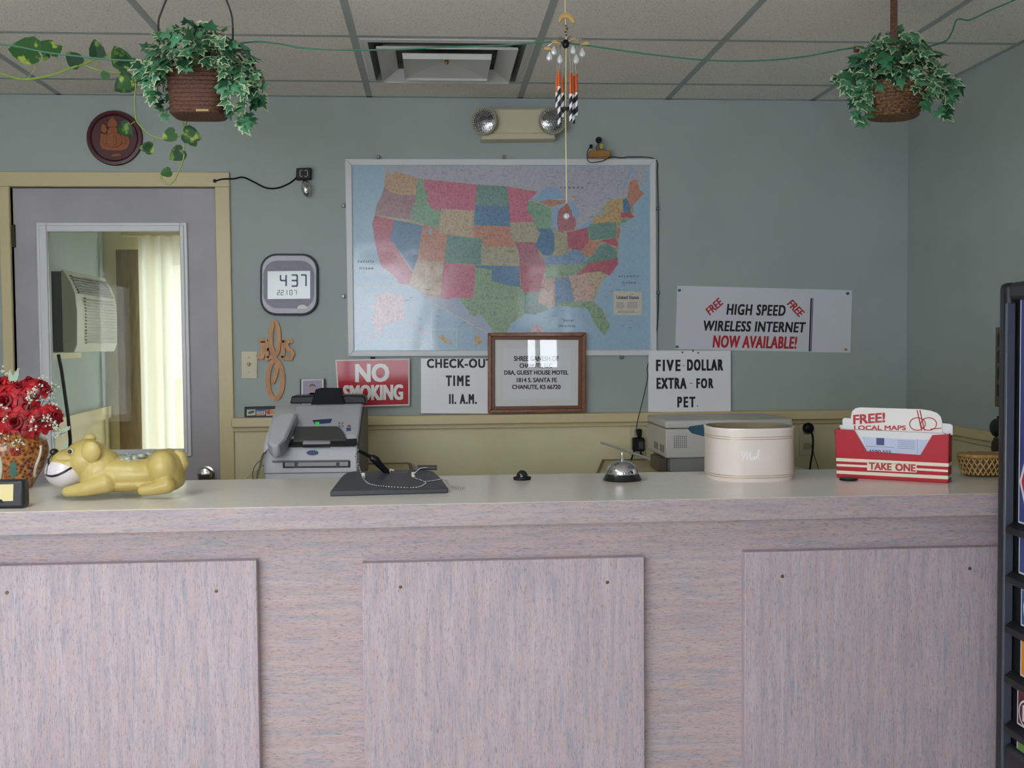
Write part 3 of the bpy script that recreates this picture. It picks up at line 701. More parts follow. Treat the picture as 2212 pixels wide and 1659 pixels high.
for i, (x, yt, ys2, yb, dy) in enumerate([(1203, 166, 200, 233, .014), (1208, 151, 187, 270, -.012), (1216, 166, 201, 253, .016), (1233, 156, 203, 262, -.012), (1239, 164, 205, 268, .014), (1245, 160, 200, 250, .0)]):
    a, b_, c_ = onY(x, yt, WY+dy), onY(x, ys2, WY+dy), onY(x, yb, WY+dy)
    a.x = b_.x = c_.x; a.y = b_.y = c_.y = WY+dy
    t = MB().tube([a, b_], .0040, 12).build('chime_tube', M_or, ch)
    stripe_tube(b_, c_, .0042, 'striped_end', t)
    MB().tube([a, V((a.x*.8+w3(1222, 95).x*.2, WY+dy*.5, w3(1222, 100).z))], .0003, 4).build('chime_thread', M_white, ch)
MB().lathe([(.003, -.004), (.016, -.003), (.016, .003), (.003, .004)], w3(1223, 236), (0, 0, 1), 20).build('striker', M_black, ch)
p = w3(1224, 449); mb = MB(); s_ = .0125
mb.prism([p+V((x, -.002, z)) for x, z in [(0, s_*1.05), (s_*.62, .002), (s_*.5, -.005), (0, -s_*1.1), (-s_*.5, -.005), (-s_*.62, .002)]], (0, .004, 0)); mb.build('wooden_pendant', mat('pendant_wood', '#7a4a26', .4), ch, bevel=.001)
MB().ball(w3(1224, 467), .0085, 8, 6).build('glass_ball', M_crys, ch, smooth=False)

# ------------------------------------------------------------------ wall map
MY = Y-.012
mp = thing('wall_map', onY(1082, 768, Y), 'large laminated map of the states in a thin white frame on the back wall', 'map')
fr = [(745, 343), (1417, 343), (1419, 768), (752, 770)]
inn = [(760, 357), (1404, 357), (1406, 756), (765, 757)]
MB().pp(fr, MY+.006, .006).build('backing_board', M_white, mp, smooth=False)
mb = MB()
for i in range(4):
    j = (i+1) % 4; mb.pp([fr[i], fr[j], inn[j], inn[i]], MY-.004, .011)
mb.build('frame', M_whiteframe, mp, bevel=.003)
def mcol(name, h):  # grey mixed into each tint paints the haze of glare over the map
    return noisy('map_'+name, h, h, 260, .3, coat=1.0, coat_r=.16, c3=None) if False else mat('map_'+name, tuple(a*.90+b*.10 for a, b in zip(lin(h), lin('#a8a8ac'))), .32, coat=.9, coat_r=.12)
MC = {'sea': '#9dbfd6', 'can': '#b6b9c4', 'tan': '#c9a27a', 'mauve': '#a77f84', 'red': '#c2566c', 'blue': '#4b82ad', 'green': '#7faf8c', 'pink': '#d36f88', 'wheat': '#cbb392', 'orange': '#cf8d72', 'teal': '#6a9a8d',
      'rose': '#b86f7d', 'lblue': '#7f9fc4', 'peach': '#d8b3a4', 'lake': '#8fb3d6', 'paper': '#d9cfc0', 'line': '#d8d2b8', 'ochre': '#cdaa70', 'khaki': '#b8ae8e', 'olive': '#8fae86', 'salmon': '#c98a78', 'lpink': '#d8b4bd', 'mex': '#a6b4cc'}
keys = list(MC); mats_ = [mcol(k, MC[k]) for k in keys]
def map_print(m, amt=.42):
    """fine print: specks and thread-like roads over the tint"""
    nt = m.node_tree; b = nt.nodes['Principled BSDF']; base = tuple(b.inputs['Base Color'].default_value)
    tc = nt.nodes.new('ShaderNodeTexCoord'); n = nt.nodes.new('ShaderNodeTexNoise'); n.inputs['Scale'].default_value = 95; n.inputs['Detail'].default_value = 6; n.inputs['Roughness'].default_value = .75
    nt.links.new(tc.outputs['Object'], n.inputs['Vector'])
    r = nt.nodes.new('ShaderNodeValToRGB'); r.color_ramp.elements[0].position = .36; r.color_ramp.elements[1].position = .54
    r.color_ramp.elements[0].color = tuple(c*(1-amt) for c in base[:3])+(1,); r.color_ramp.elements[1].color = base
    nt.links.new(n.outputs['Fac'], r.inputs['Fac']); nt.links.new(r.outputs['Color'], b.inputs['Base Color'])
    # crinkled lamination
    n2 = nt.nodes.new('ShaderNodeTexNoise'); n2.inputs['Scale'].default_value = 5; n2.inputs['Detail'].default_value = 2; nt.links.new(tc.outputs['Object'], n2.inputs['Vector'])
    bp = nt.nodes.new('ShaderNodeBump'); bp.inputs['Strength'].default_value = .25; bp.inputs['Distance'].default_value = .012
    nt.links.new(n2.outputs['Fac'], bp.inputs['Height']); nt.links.new(bp.outputs['Normal'], b.inputs['Coat Normal'])
for k_, m_ in zip(keys, mats_): map_print(m_, .22 if k_ == 'can' else .12 if k_ in ('sea', 'lake', 'line', 'paper', 'mex') else .42)
sheet = MB()
def Z(pts): return [(720+x/2.765, 320+y/2.765) for x, y in pts]
def state(col, pts, lev=2, raw=False):
    sheet.m = keys.index(col); sheet.flat([onY(x, y, MY+.005-.0004*lev) for x, y in (pts if raw else Z(pts))])
state('sea', [(757, 354), (1407, 354), (1409, 759), (762, 760)], 0, True)
state('can', [(300, 108), (1872, 108), (1872, 200), (1830, 250), (1810, 185), (1770, 200), (1755, 290), (1720, 300), (1650, 310), (1610, 390), (1560, 400), (1530, 430), (1450, 485), (1380, 320), (1225, 258), (1110, 245), (1035, 228), (858, 218), (535, 185), (375, 150), (330, 160)], 1)
state('mex', [(455, 815), (580, 890), (640, 897), (755, 895), (830, 1010), (870, 990), (900, 1010), (960, 1100), (1035, 1105), (1040, 1190), (930, 1190), (840, 1080), (700, 980), (560, 900)], 1)
ST = [('tan', [(312, 140), (330, 165), (345, 190), (352, 165), (375, 140), (508, 178), (490, 280), (400, 280), (340, 262), (305, 235)]),
 ('mauve', [(305, 235), (340, 262), (400, 280), (490, 280), (497, 310), (470, 350), (462, 428), (248, 400), (258, 345), (290, 275)]),
 ('red', [(248, 400), (365, 430), (340, 540), (490, 770), (470, 820), (390, 808), (370, 765), (285, 705), (265, 630), (250, 560), (232, 450)]),
 ('blue', [(365, 428), (535, 462), (504, 668), (488, 690), (485, 740), (340, 540)]),
 ('green', [(508, 178), (535, 185), (535, 225), (565, 285), (560, 320), (585, 362), (645, 370), (632, 480), (462, 430), (470, 350), (497, 310), (490, 280)]),
 ('pink', [(535, 185), (858, 218), (845, 375), (655, 362), (650, 372), (590, 365), (560, 320), (565, 285), (540, 235)]),
 ('wheat', [(645, 362), (655, 362), (840, 375), (832, 532), (628, 505)]),
 ('orange', [(535, 462), (632, 478), (630, 505), (680, 515), (662, 678), (502, 668)]),
 ('teal', [(680, 520), (888, 540), (882, 697), (662, 682)]),
 ('wheat', [(502, 668), (660, 680), (640, 895), (580, 890), (455, 815), (480, 720)]),
 ('pink', [(660, 682), (848, 700), (838, 895), (700, 895), (690, 905), (640, 897)]),
 ('teal', [(858, 218), (1035, 228), (1050, 345), (848, 340)]), ('blue', [(848, 340), (1052, 347), (1055, 472), (838, 460)]),
 ('orange', [(836, 460), (1050, 468), (1085, 592), (888, 582), (888, 540), (832, 532)]),
 ('khaki', [(888, 582), (1085, 592), (1110, 625), (1110, 705), (882, 697)]),
 ('blue', [(848, 700), (1112, 705), (1115, 828), (1040, 820), (945, 790), (945, 722), (848, 715)]),
 ('olive', [(848, 715), (945, 722), (945, 790), (1040, 820), (1125, 830), (1140, 880), (1145, 990), (1060, 1050), (1035, 1105), (965, 1110), (900, 1010), (870, 990), (830, 1010), (770, 920), (755, 895), (838, 895)]),
 ('pink', [(1035, 228), (1110, 245), (1225, 258), (1165, 315), (1155, 360), (1205, 442), (1055, 447), (1050, 345)]),
 ('khaki', [(1055, 445), (1205, 440), (1238, 500), (1205, 560), (1080, 562)]),
 ('rose', [(1080, 560), (1205, 560), (1235, 640), (1282, 700), (1265, 717), (1250, 717), (1250, 700), (1115, 707), (1110, 625)]),
 ('red', [(1115, 705), (1250, 700), (1268, 720), (1230, 862), (1140, 862), (1120, 825)]),
 ('teal', [(1140, 862), (1230, 860), (1230, 900), (1225, 930), (1262, 937), (1285, 965), (1200, 995), (1143, 985)]),
 ('green', [(1165, 315), (1230, 330), (1295, 360), (1308, 400), (1300, 477), (1215, 482), (1205, 440), (1155, 360)]),
 ('blue', [(1215, 482), (1300, 478), (1320, 520), (1320, 612), (1300, 642), (1250, 637), (1205, 580), (1238, 505)]),
 ('salmon', [(1225, 320), (1290, 300), (1300, 312), (1390, 312), (1380, 328), (1310, 350), (1290, 345)]),
 ('rose', [(1340, 372), (1380, 345), (1425, 370), (1430, 410), (1450, 405), (1452, 450), (1440, 490), (1345, 500), (1335, 440)]),
 ('khaki', [(1320, 520), (1395, 502), (1407, 602), (1370, 642), (1320, 642)]),
 ('red', [(1395, 502), (1440, 495), (1515, 472), (1530, 550), (1480, 612), (1430, 602), (1405, 595)]),
 ('lblue', [(1250, 650), (1320, 642), (1370, 642), (1430, 602), (1480, 612), (1525, 650), (1480, 692), (1270, 700)]),
 ('olive', [(1275, 698), (1525, 688), (1440, 760), (1265, 772)]),
 ('orange', [(1480, 612), (1530, 550), (1592, 560), (1545, 642), (1500, 642)]),
 ('teal', [(1480, 692), (1545, 645), (1592, 580), (1640, 570), (1692, 610), (1697, 655), (1500, 692)]),
 ('teal', [(1515, 462), (1540, 450), (1687, 440), (1702, 500), (1690, 532), (1535, 552)]),
 ('ochre', [(1545, 440), (1562, 400), (1612, 390), (1650, 310), (1722, 298), (1718, 420), (1702, 475), (1687, 440), (1540, 452)]),
 ('salmon', [(1690, 470), (1716, 490), (1706, 542), (1690, 532)]), ('red', [(1590, 552), (1690, 535), (1702, 592), (1640, 570)]),
 ('blue', [(1728, 310), (1752, 298), (1778, 352), (1772, 382), (1735, 382)]),
 ('orange', [(1755, 290), (1770, 200), (1812, 185), (1832, 250), (1857, 270), (1790, 342), (1780, 362)]),
 ('red', [(1718, 385), (1777, 383), (1797, 415), (1716, 415)]), ('green', [(1716, 422), (1762, 418), (1750, 442), (1716, 452)]),
 ('red', [(1445, 760), (1525, 688), (1697, 655), (1702, 690), (1650, 762), (1600, 737), (1500, 745)]),
 ('peach', [(1408, 766), (1500, 747), (1562, 830), (1562, 910), (1440, 928), (1430, 860)]),
 ('wheat', [(1500, 747), (1600, 738), (1622, 770), (1582, 832), (1562, 830)]),
 ('lblue', [(1325, 777), (1406, 768), (1442, 905), (1430, 918), (1340, 922), (1340, 942), (1325, 942)]),
 ('peach', [(1250, 782), (1325, 777), (1322, 952), (1290, 952), (1285, 925), (1225, 920), (1235, 850)]),
 ('olive', [(1345, 922), (1552, 912), (1602, 960), (1652, 1060), (1620, 1122), (1560, 1050), (1522, 960), (1460, 947), (1370, 945)]),
 ('lpink', [(245, 880), (310, 860), (415, 880), (430, 1020), (400, 1030), (310, 1050), (280, 1100), (235, 1060), (225, 1010), (255, 985), (222, 942), (262, 930)]),
 ('lpink', [(280, 1092), (295, 1100), (240, 1140), (190, 1162)]), ('lpink', [(425, 1025), (450, 1035), (570, 1110), (555, 1115)]),
 ('ochre', [(622, 1125), (655, 1115), (712, 1170), (672, 1165)]), ('ochre', [(840, 1112), (862, 1115), (897, 1165), (852, 1180)])]
state('khaki', [(312, 150), (508, 180), (858, 220), (1035, 230), (1225, 260), (1165, 315), (1300, 305), (1390, 318), (1310, 352), (1310, 480), (1340, 495), (1440, 488), (1540, 450), (1560, 405), (1650, 312), (1755, 292), (1790, 340), (1797, 415), (1716, 452), (1702, 592), (1697, 690), (1600, 800), (1560, 905), (1340, 940), (1230, 960), (1140, 980), (965, 1105), (838, 895), (640, 895), (455, 815), (390, 806), (290, 700), (240, 450), (260, 345), (305, 235)], 1.5)
for i_, (c_, p_) in enumerate(ST): state(c_, p_, 2+.015*i_)
for p_ in ([(1200, 305), (1262, 232), (1330, 230), (1382, 298), (1300, 302), (1230, 320)], [(1300, 365), (1345, 345), (1332, 490), (1305, 480)], [(1392, 332), (1430, 318), (1472, 380), (1452, 440), (1430, 380)], [(1447, 492), (1532, 432), (1562, 420), (1520, 472)], [(1562, 402), (1642, 362), (1605, 398)], [(568, 482), (590, 482), (588, 512), (570, 510)], [(1770, 130), (1805, 118), (1760, 180), (1720, 260)]): state('lake', p_, 3)
def sline(a, b, w=4):
    dx, dy = b[0]-a[0], b[1]-a[1]; l = math.hypot(dx, dy); nx, ny = -dy/l*w/2, dx/l*w/2
    state('line', [(a[0]+nx, a[1]+ny), (b[0]+nx, b[1]+ny), (b[0]-nx, b[1]-ny), (a[0]-nx, a[1]-ny)], 3)
for a, b_ in (((140, 830), (450, 830)), ((450, 830), (560, 905)), ((560, 905), (930, 1110)), ((585, 960), (585, 1190)), ((585, 1082), (738, 1082)), ((738, 1082), (738, 1190)), ((290, 1148), (535, 1148)), ((535, 1148), (545, 1190))): sline(a, b_)
state('paper', [(1675, 855), (1843, 857), (1843, 998), (1673, 996)], 3)
state('lpink', [(1215+37*math.cos(a*math.pi/12), 1092+37*math.sin(a*math.pi/12)) for a in range(24)], 3)
mats_.append(mat('map_print', '#8a8590', .5))
L3 = MY+.0036
sheet.m = len(keys); rnd = random.Random(2)
for x0, x1, y0, y1 in ((1690, 1745, 922, 962), (1755, 1825, 920, 958), (1700, 1810, 972, 985)):
    yy = y0
    while yy < y1:
        sheet.flat([onY(*Z([(p, q)])[0], L3-.0002) for p, q in ((x0, yy), (x1-rnd.uniform(0, 14), yy), (x1-8, yy+3), (x0, yy+3))]); yy += 8
for i in range(240):
    x, y = rnd.uniform(320, 1780), rnd.uniform(120, 1080); l = rnd.uniform(8, 30)
    sheet.flat([onY(*Z([(p, q)])[0], L3-.0002) for p, q in ((x, y), (x+l, y), (x+l, y+3), (x, y+3))])
sheet.build('map_sheet', mats_, mp, smooth=False)
L3 = MY+.0036
def zt_(s, x0, y0, x1, y1, **k):
    a, b_ = Z([(x0, y0), (x1, y1)]); return wt(s, a[0], a[1], b_[0], b_[1], L3, **k)
lettering([zt_('United States', 1692, 880, 1825, 902), zt_('PACIFIC', 145, 672, 245, 684, sh=.25, sp=1.7), zt_('OCEAN', 155, 712, 240, 724, sh=.25, sp=1.7), zt_('ATLANTIC', 1702, 760, 1828, 772, sh=.25, sp=1.7), zt_('OCEAN', 1725, 798, 1808, 810, sh=.25, sp=1.7), zt_('CANADA', 1352, 230, 1495, 242, sp=1.9), zt_('GULF OF', 1375, 1025, 1435, 1036, sp=1.6), zt_('MEXICO', 1350, 1058, 1440, 1068, sp=1.6)], mat('map_ink', '#3c4258', .5), mp, 'map_lettering', bold=.03)
# clips that hold the map
M_clip = mat('clip_steel', '#77787a', .35, metal=.8)
for i, (x, y, dn) in enumerate([(817, 339, 1), (1089, 339, 1), (741, 640, 0), (742, 444, 0), (1421, 450, 0), (1422, 632, 0), (1343, 772, -1)]):
    q = onY(x, y, MY-.006); s1 = .006
    MB().box((q.x-s1, MY-.008, q.z-.007), (q.x+s1, Y, q.z+.007)).build('mirror_clip', M_clip, mp, bevel=.0015)
# binder clip over the no smoking sign
q = onY(805, 776, MY-.01)
bc = thing('binder_clip', (q.x, MY-.01, q.z), 'dark binder clip gripping the lower edge of the map above the red sign', 'clip')
MB().prism([(q.x-.012, MY-.012, q.z-.008), (q.x+.012, MY-.012, q.z-.008), (q.x+.008, MY-.006, q.z+.010), (q.x-.008, MY-.006, q.z+.010)], (0, .006, 0)).build('clip_body', M_dark, bc, bevel=.001)
MB().tube([(q.x-.005, MY-.014, q.z-.004), (q.x-.004, MY-.017, q.z+.010), (q.x+.004, MY-.017, q.z+.010), (q.x+.005, MY-.014, q.z-.004)], .0008, 6).build('wire_arm', M_dullchrome, bc)

# ------------------------------------------------------------------ signs
def board(name, quad, Yf, th, mt, label, cat, group=None, part='panel', bevel=.0015):
    t = thing(name, onY((quad[2][0]+quad[3][0])/2, (quad[2][1]+quad[3][1])/2, Yf+th/2), label, cat, group)
    MB().pp(quad, Yf, th).build(part, mt, t, bevel=bevel); return t
M_signw = mat('sign_white', '#eceef0', .35, coat=.2)
# hangers lean on the rail (rail front Y-.030), sheets flat on the wall
YS = Y-.020
t = board('checkout_sign', [(909, 774), (1062, 774), (1062, 894), (909, 893)], YS, .006, M_signw, 'white letter board reading check-out time behind the wooden frame', 'sign')
lettering([wt('CHECK-OUT', 922, 775, 1064, 795, YS, sp=1.15), wt('TIME', 963, 811, 1015, 834, YS, sp=1.4), wt('II. A.M.', 970, 851, 1030, 873, YS, sp=1.3)], M_ink, t, 'lettering', bold=.05)
t = board('pet_fee_sign', [(1401, 757), (1579, 757), (1579, 890), (1400, 890)], YS, .006, M_signw, 'white letter board reading five dollar extra for pet', 'sign')
lettering([wt('FIVE', 1417, 777, 1470, 802, YS, sp=1.4), wt('DOLLAR', 1484, 776, 1562, 801, YS, sp=1.3), wt('EXTRA', 1418, 816, 1483, 840, YS, sp=1.25), wt('FOR', 1504, 817, 1541, 839, YS, sp=1.35), wt('PET', 1463, 857, 1502, 880, YS, sp=1.4)], M_ink, t, 'lettering', bold=.05)
lettering([wt('-', 1474, 789, 1479, 791, YS), wt('-', 1490, 827, 1496, 829, YS), wt('.', 1505, 875, 1508, 879, YS)], mat('faint_ink', '#8b8f93', .5), t, 'hyphen')
t = board('banner', [(1463, 617), (1841, 627), (1837, 762), (1459, 754)], Y-.004, .003, mat('banner_vinyl', '#d6d8e0', .35, coat=.3), 'white vinyl banner advertising free high speed wireless internet pinned to the wall', 'banner', part='sheet', bevel=0)
BY = Y-.004
lettering([wt('HIGH SPEED', 1569, 656, 1697, 680, BY, dy=3, sh=.18, sp=1.15), wt('WIRELESS INTERNET', 1520, 692, 1741, 715, BY, dy=4, sh=.18, sp=1.1)], M_ink, t, 'black_lettering', bold=.038)
def tilted(s, cx, cy, w, h, ang, Yp, sh=0):
    c_, s_ = math.cos(ang), math.sin(ang)
    def P(u, v): return onY(cx+u*c_-v*s_, cy+u*s_+v*c_, Yp)
    return (s, P(-w/2, -h/2), P(w/2, -h/2), P(-w/2, h/2), sh)
lettering([wt('NOW AVAILABLE!', 1539, 724, 1722, 751, BY, dy=3, sh=.18, sp=1.1), tilted('FREE', 1543, 662, 40, 17, -.72, BY, .1), tilted('FREE', 1719, 666, 40, 17, .80, BY, .1)], M_redtxt, t, 'red_lettering', bold=.038)
mb = MB().pp([(1751, 644), (1754, 644), (1750, 759), (1747, 759)], BY-.0006, .0004); mb.m = 1; mb.pp([(1755, 644), (1757, 644), (1753, 759), (1751, 759)], BY-.0006, .0004)
mb.build('stripe', [M_ink, mat('violet_ink', '#5b4c7c', .5)], t, smooth=False)
for x, y, c_, nm in ((1467, 627, '#2f5a4e', 'upper left'), (1830, 634, '#2f5a4e', 'upper right'), (1462, 749, '#2f6a52', 'lower left'), (1826, 755, '#a9843a', 'lower right')):
    q = onY(x, y, BY)
    tag(MB().lathe([(.0052, 0), (.0058, .002), (.004, .004), (.0036, .009), (.005, .011), (.003, .012)], (q.x, BY-.0003, q.z), (0, -1, 0), 14).build('push_pin', mat('pin_'+c_, c_, .3)), ('yellow' if c_ == '#a9843a' else 'dark green')+' push pin in the %s corner of the internet banner' % nm, 'pin', 'banner push pins')
for x, y in ((1474, 761), (1497, 758), (1508, 762)):
    q = onY(x, y, YS)
    tag(MB().lathe([(.0035, 0), (.004, .0015), (.001, .003)], (q.x, YS-.0001, q.z), (0, -1, 0), 12).build('nail', M_clip), {1474: 'left', 1497: 'middle', 1508: 'right'}[x]+' of three small nails at the top of the pet sign', 'nail', 'pet sign nails')
# no smoking
NY = Y-.030
t = board('no_smoking_sign', [(724, 777), (885, 774), (885, 876), (731, 880)], NY, .003, M_white, 'shiny red metal sign reading no smoking below the map', 'sign', bevel=.0008)
M_redm = mat('red_metallic', '#b8142a', .5, spec=.2, coat=.5, coat_r=.06)
MB().pp([(727, 780), (882, 777.5), (882, 873), (734, 877)], NY-.0005, .0004).build('red_field', M_redm, t, smooth=False)
M_sil = mat('silver_print', '#d9d8d4', .35, coat=.5)
lettering([wt('NO', 767, 786, 841, 826, NY-.0006, dy=-1), wt('SMOKING', 741, 832, 871, 866, NY-.0006, dy=-2)], M_sil, t, 'lettering', bold=.05)
# framed certificate, leaning on the rail
P0 = V((0, Y-.049, RAIL)); th = .030
Nf = V((0, -math.cos(th), math.sin(th)))
fq = [(1054, 719), (1266, 718), (1265, 890), (1054, 893)]; fi = [(1069, 734), (1250, 734), (1249, 876), (1069, 878)]
ft = thing('picture_frame', on(1160, 892, P0, Nf), 'brown wooden frame with a motel name certificate leaning below the map', 'frame')
M_oak = noisy('brown_oak', '#7c4a2c', '#8f5a38', 60, .35, stretch=(1, 1, 1), coat=.3)
mb = MB(); mb2 = MB()
mid = [((a[0]*.45+b_[0]*.55), (a[1]*.45+b_[1]*.55)) for a, b_ in zip(fq, fi)]
for i in range(4):
    j = (i+1) % 4; mb.ppl([fq[i], fq[j], mid[j], mid[i]], P0, Nf, .018); mb2.ppl([mid[i], mid[j], fi[j], fi[i]], P0+Nf*-.004, Nf, .014)
fo = mb.build('frame_moulding', M_oak, ft, bevel=.003); mb2.build('inner_lip', mat('frame_lip', '#6a3c24', .35), fo, bevel=.001)
MB().ppl([(1066, 731), (1253, 731), (1252, 879), (1066, 881)], P0-Nf*.011, Nf, .004).build('mat_board', mat('mat_board', '#eeeeec', .7), ft, smooth=False)
MB().ppl([(1088, 752), (1233, 752), (1233, 861), (1088, 862)], P0-Nf*.0104, Nf, .0005).build('paper', mat('certificate_paper', '#f2f4f8', .7), ft, smooth=False)
P1 = P0-Nf*.0102
def ft_(s, x0, y0, x1, y1): return (s, on(x0, y0, P1, Nf), on(x1, y0, P1, Nf), on(x0, y1, P1, Nf))
lettering([ft_('SHREE GANESH OF', 1110, 769, 1207, 780), ft_('CHANUTE, LLC', 1122, 785, 1193, 796), ft_('DBA, GUEST HOUSE MOTEL', 1089, 800, 1228, 811), ft_('1814 S. SANTA FE', 1116, 816, 1203, 826), ft_('CHANUTE, KS 66720', 1106, 831, 1211, 842)], M_ink, ft, 'lettering', bold=.04)
MB().ppl([(1067, 732), (1252, 732), (1251, 878), (1067, 880)], P0-Nf*.0065, Nf, .0015).build('glass_pane', glass('frame_glass', '#ffffff', 1.0), ft, smooth=False)

# card logo strip
t = board('card_logo_strip', [(528, 879), (643, 876), (643, 901), (528, 903)], Y-.012, .010, M_black, 'narrow black strip of payment card stickers on the rail left of the printer', 'sign', part='strip')
LY = Y-.0125
def stick(x0, x1, mt, nm='sticker'): return MB().pp([(x0, 885), (x1, 884), (x1, 897), (x0, 898)], LY, .0004).build(nm, mt, t, smooth=False)
s_ = stick(533, 552, mat('sticker_grey', '#b9c2ba', .4)); MB().pp([(535, 890), (549, 886), (549, 891), (538, 895)], LY-.0005, .0004).build('mark', mat('dark_olive', '#4a4a3a', .5), s_, smooth=False)
s_ = stick(554, 573, mat('sticker_white', '#cfd6da', .4)); mb = MB().pp([(554.5, 884.7), (572.5, 884.2), (572.5, 888), (554.5, 888.5)], LY-.0005, .0004); mb.m = 1; mb.pp([(554.5, 894), (572.5, 893.6), (572.5, 897), (554.5, 897.4)], LY-.0005, .0004)
mb.build('mark', [mat('visa_blue', '#42618f', .5), mat('visa_orange', '#c98a52', .5)], s_, smooth=False)
lettering([wt('VISA', 556, 888.5, 571, 893.5, LY-.0005, sh=.2)], mat('visa_ink', '#3b5a8c', .5), s_, 'mark_lettering', bold=.01)
s_ = stick(575, 594, mat('sticker_white', '#cfd6da', .4))
mb = MB()
for i, (cx, c_) in enumerate(((581, 0), (588, 1))):
    mb.m = c_; mb.pp([(cx+5.5*math.cos(a*math.pi/9), 890.5+5.5*math.sin(a*math.pi/9)) for a in range(18)], LY-.0005-.0002*i, .0002)
mb.build('mark', [mat('mc_red', '#c2463a', .5), mat('mc_orange', '#d9923e', .5)], s_, smooth=False)
s_ = stick(596, 615, mat('sticker_white', '#cfd6da', .4)); MB().pp([(596.5, 884.5), (608, 884.2), (608, 897), (596.5, 897.3)], LY-.0005, .0004).build('mark', mat('amex_blue', '#2f74ad', .5), s_, smooth=False)
s_ = stick(619, 640, mat('sticker_black', '#1a1a1c', .4)); lettering([wt('Discover', 622, 886, 638, 892, LY-.0002)], mat('grey_ink', '#8a8a8c', .5), s_, 'mark_lettering')
# snapshot in a holder
PY_ = Y-.026
t = board('photo_frame', [(648, 819), (702, 818), (702, 892), (648, 893)], PY_, .010, M_black, 'small snapshot of a person in pink in a black holder behind the printer', 'photo', part='holder')
MB().pp([(651, 819.5), (699, 818.5), (699, 891), (651, 892)], PY_-.0006, .0005).build('print_border', M_paper, t, smooth=False)
mb = MB(); mb.pp([(654, 822), (696, 821), (696, 869), (654, 870)], PY_-.0010, .0003)
mb.m = 1; mb.pp([(664+12*math.cos(a*math.pi/8)*1.0+10, 862+9*math.sin(a*math.pi/8)-5) for a in range(16)], PY_-.0013, .0002)
mb.pp([(664, 869), (664, 856), (671, 848), (682, 848), (690, 856), (690, 869)], PY_-.0013, .0002)
mb.m = 2; mb.pp([(675+6*math.cos(a*math.pi/8), 840+8*math.sin(a*math.pi/8)) for a in range(16)], PY_-.0016, .0002)
mb.m = 3; mb.pp([(668, 838), (669, 831), (675, 829), (681, 831), (683, 838), (680, 834), (671, 834)], PY_-.0018, .0002)
mb.build('portrait', [mat('photo_sky', '#9a8fa6', .4), mat('photo_pink', '#a05a74', .4), mat('photo_skin', '#a58a8c', .4), mat('photo_hair', '#4f4552', .4)], t, smooth=False)
# light switch
q = onY(538, 788, Y)
t = board('light_switch', [(521, 759), (556, 759), (556, 818), (521, 818)], Y-.006, .006, mat('ivory_plate', '#c9c3a4', .4), 'ivory light switch plate beside the door casing', 'switch', part='plate', bevel=.002)
MB().box((q.x-.005, Y-.016, q.z-.004), (q.x+.005, Y-.006, q.z+.010)).build('toggle', mat('ivory_dark', '#a29c80', .4), t, bevel=.002)
for dz in (-.03, .03): MB().lathe([(.003, 0), (.002, .001)], (q.x, Y-.006, q.z+dz), (0, -1, 0), 10).build('screw', M_clip, t)
#PART3
# ------------------------------------------------------------------ more on the back wall
q = onY(247, 298, Y-.01); R = (onY(308, 298, Y-.01).x-onY(186, 298, Y-.01).x)/2
pl = thing('round_plaque', q, 'round dark red plaque with a gold seated figure above the door', 'plaque')
M_maroon = mat('maroon_lacquer', '#470c1a', .4, coat=.25)
MB().lathe([(R*.97, 0), (R, .006), (R*.97, .014), (R*.86, .015), (R*.80, .009), (.001, .009)], (q.x, Y, q.z), (0, -1, 0), 48).build('disc', M_maroon, pl)
gold = mat('antique_gold', '#94522a', .5, metal=.1)
def PX(lst): return [(170+x/10.37, 220+y/10.37) for x, y in lst]
GY = Y-.014
mb = MB()
mb.pp(PX([(750, 320), (690, 400), (640, 470), (650, 560), (860, 560), (870, 470), (820, 400)]), GY, .006)       # crown
mb.pp(PX([(690, 560), (840, 560), (880, 640), (850, 760), (780, 860), (700, 860), (640, 760), (640, 640)]), GY-.002, .008)   # head
mb.pp(PX([(520, 480), (600, 520), (640, 640), (600, 700), (540, 690), (480, 640)]), GY, .006); mb.pp(PX([(1000, 480), (920, 520), (880, 640), (920, 700), (990, 690), (1050, 640)]), GY, .006)
mb.pp(PX([(490, 690), (600, 720), (640, 860), (1000, 860), (1040, 740), (1130, 800), (1150, 930), (1080, 1060), (930, 1100), (640, 1090), (520, 1060), (470, 950)]), GY+.001, .005)  # body and legs
mb.pp(PX([(790+190*math.cos(a*math.pi/10), 850+170*math.sin(a*math.pi/10)) for a in range(20)]), GY-.003, .009)   # belly
mb.pp(PX([(760, 760), (820, 760), (850, 860), (820, 960), (760, 990), (740, 950), (790, 880)]), GY-.006, .012)   # trunk
mb.pp(PX([(600, 700), (660, 760), (640, 900), (580, 960), (520, 900), (540, 780)]), GY-.002, .008); mb.pp(PX([(980, 700), (930, 760), (950, 900), (1010, 960), (1060, 900), (1040, 780)]), GY-.002, .008)
mb.build('seated_figure', gold, pl, bevel=.0015)
MB().pp(PX([(700, 1230), (760, 1160), (900, 1150), (970, 1190), (930, 1220)]), GY, .005).build('pedestal', gold, pl, bevel=.001)

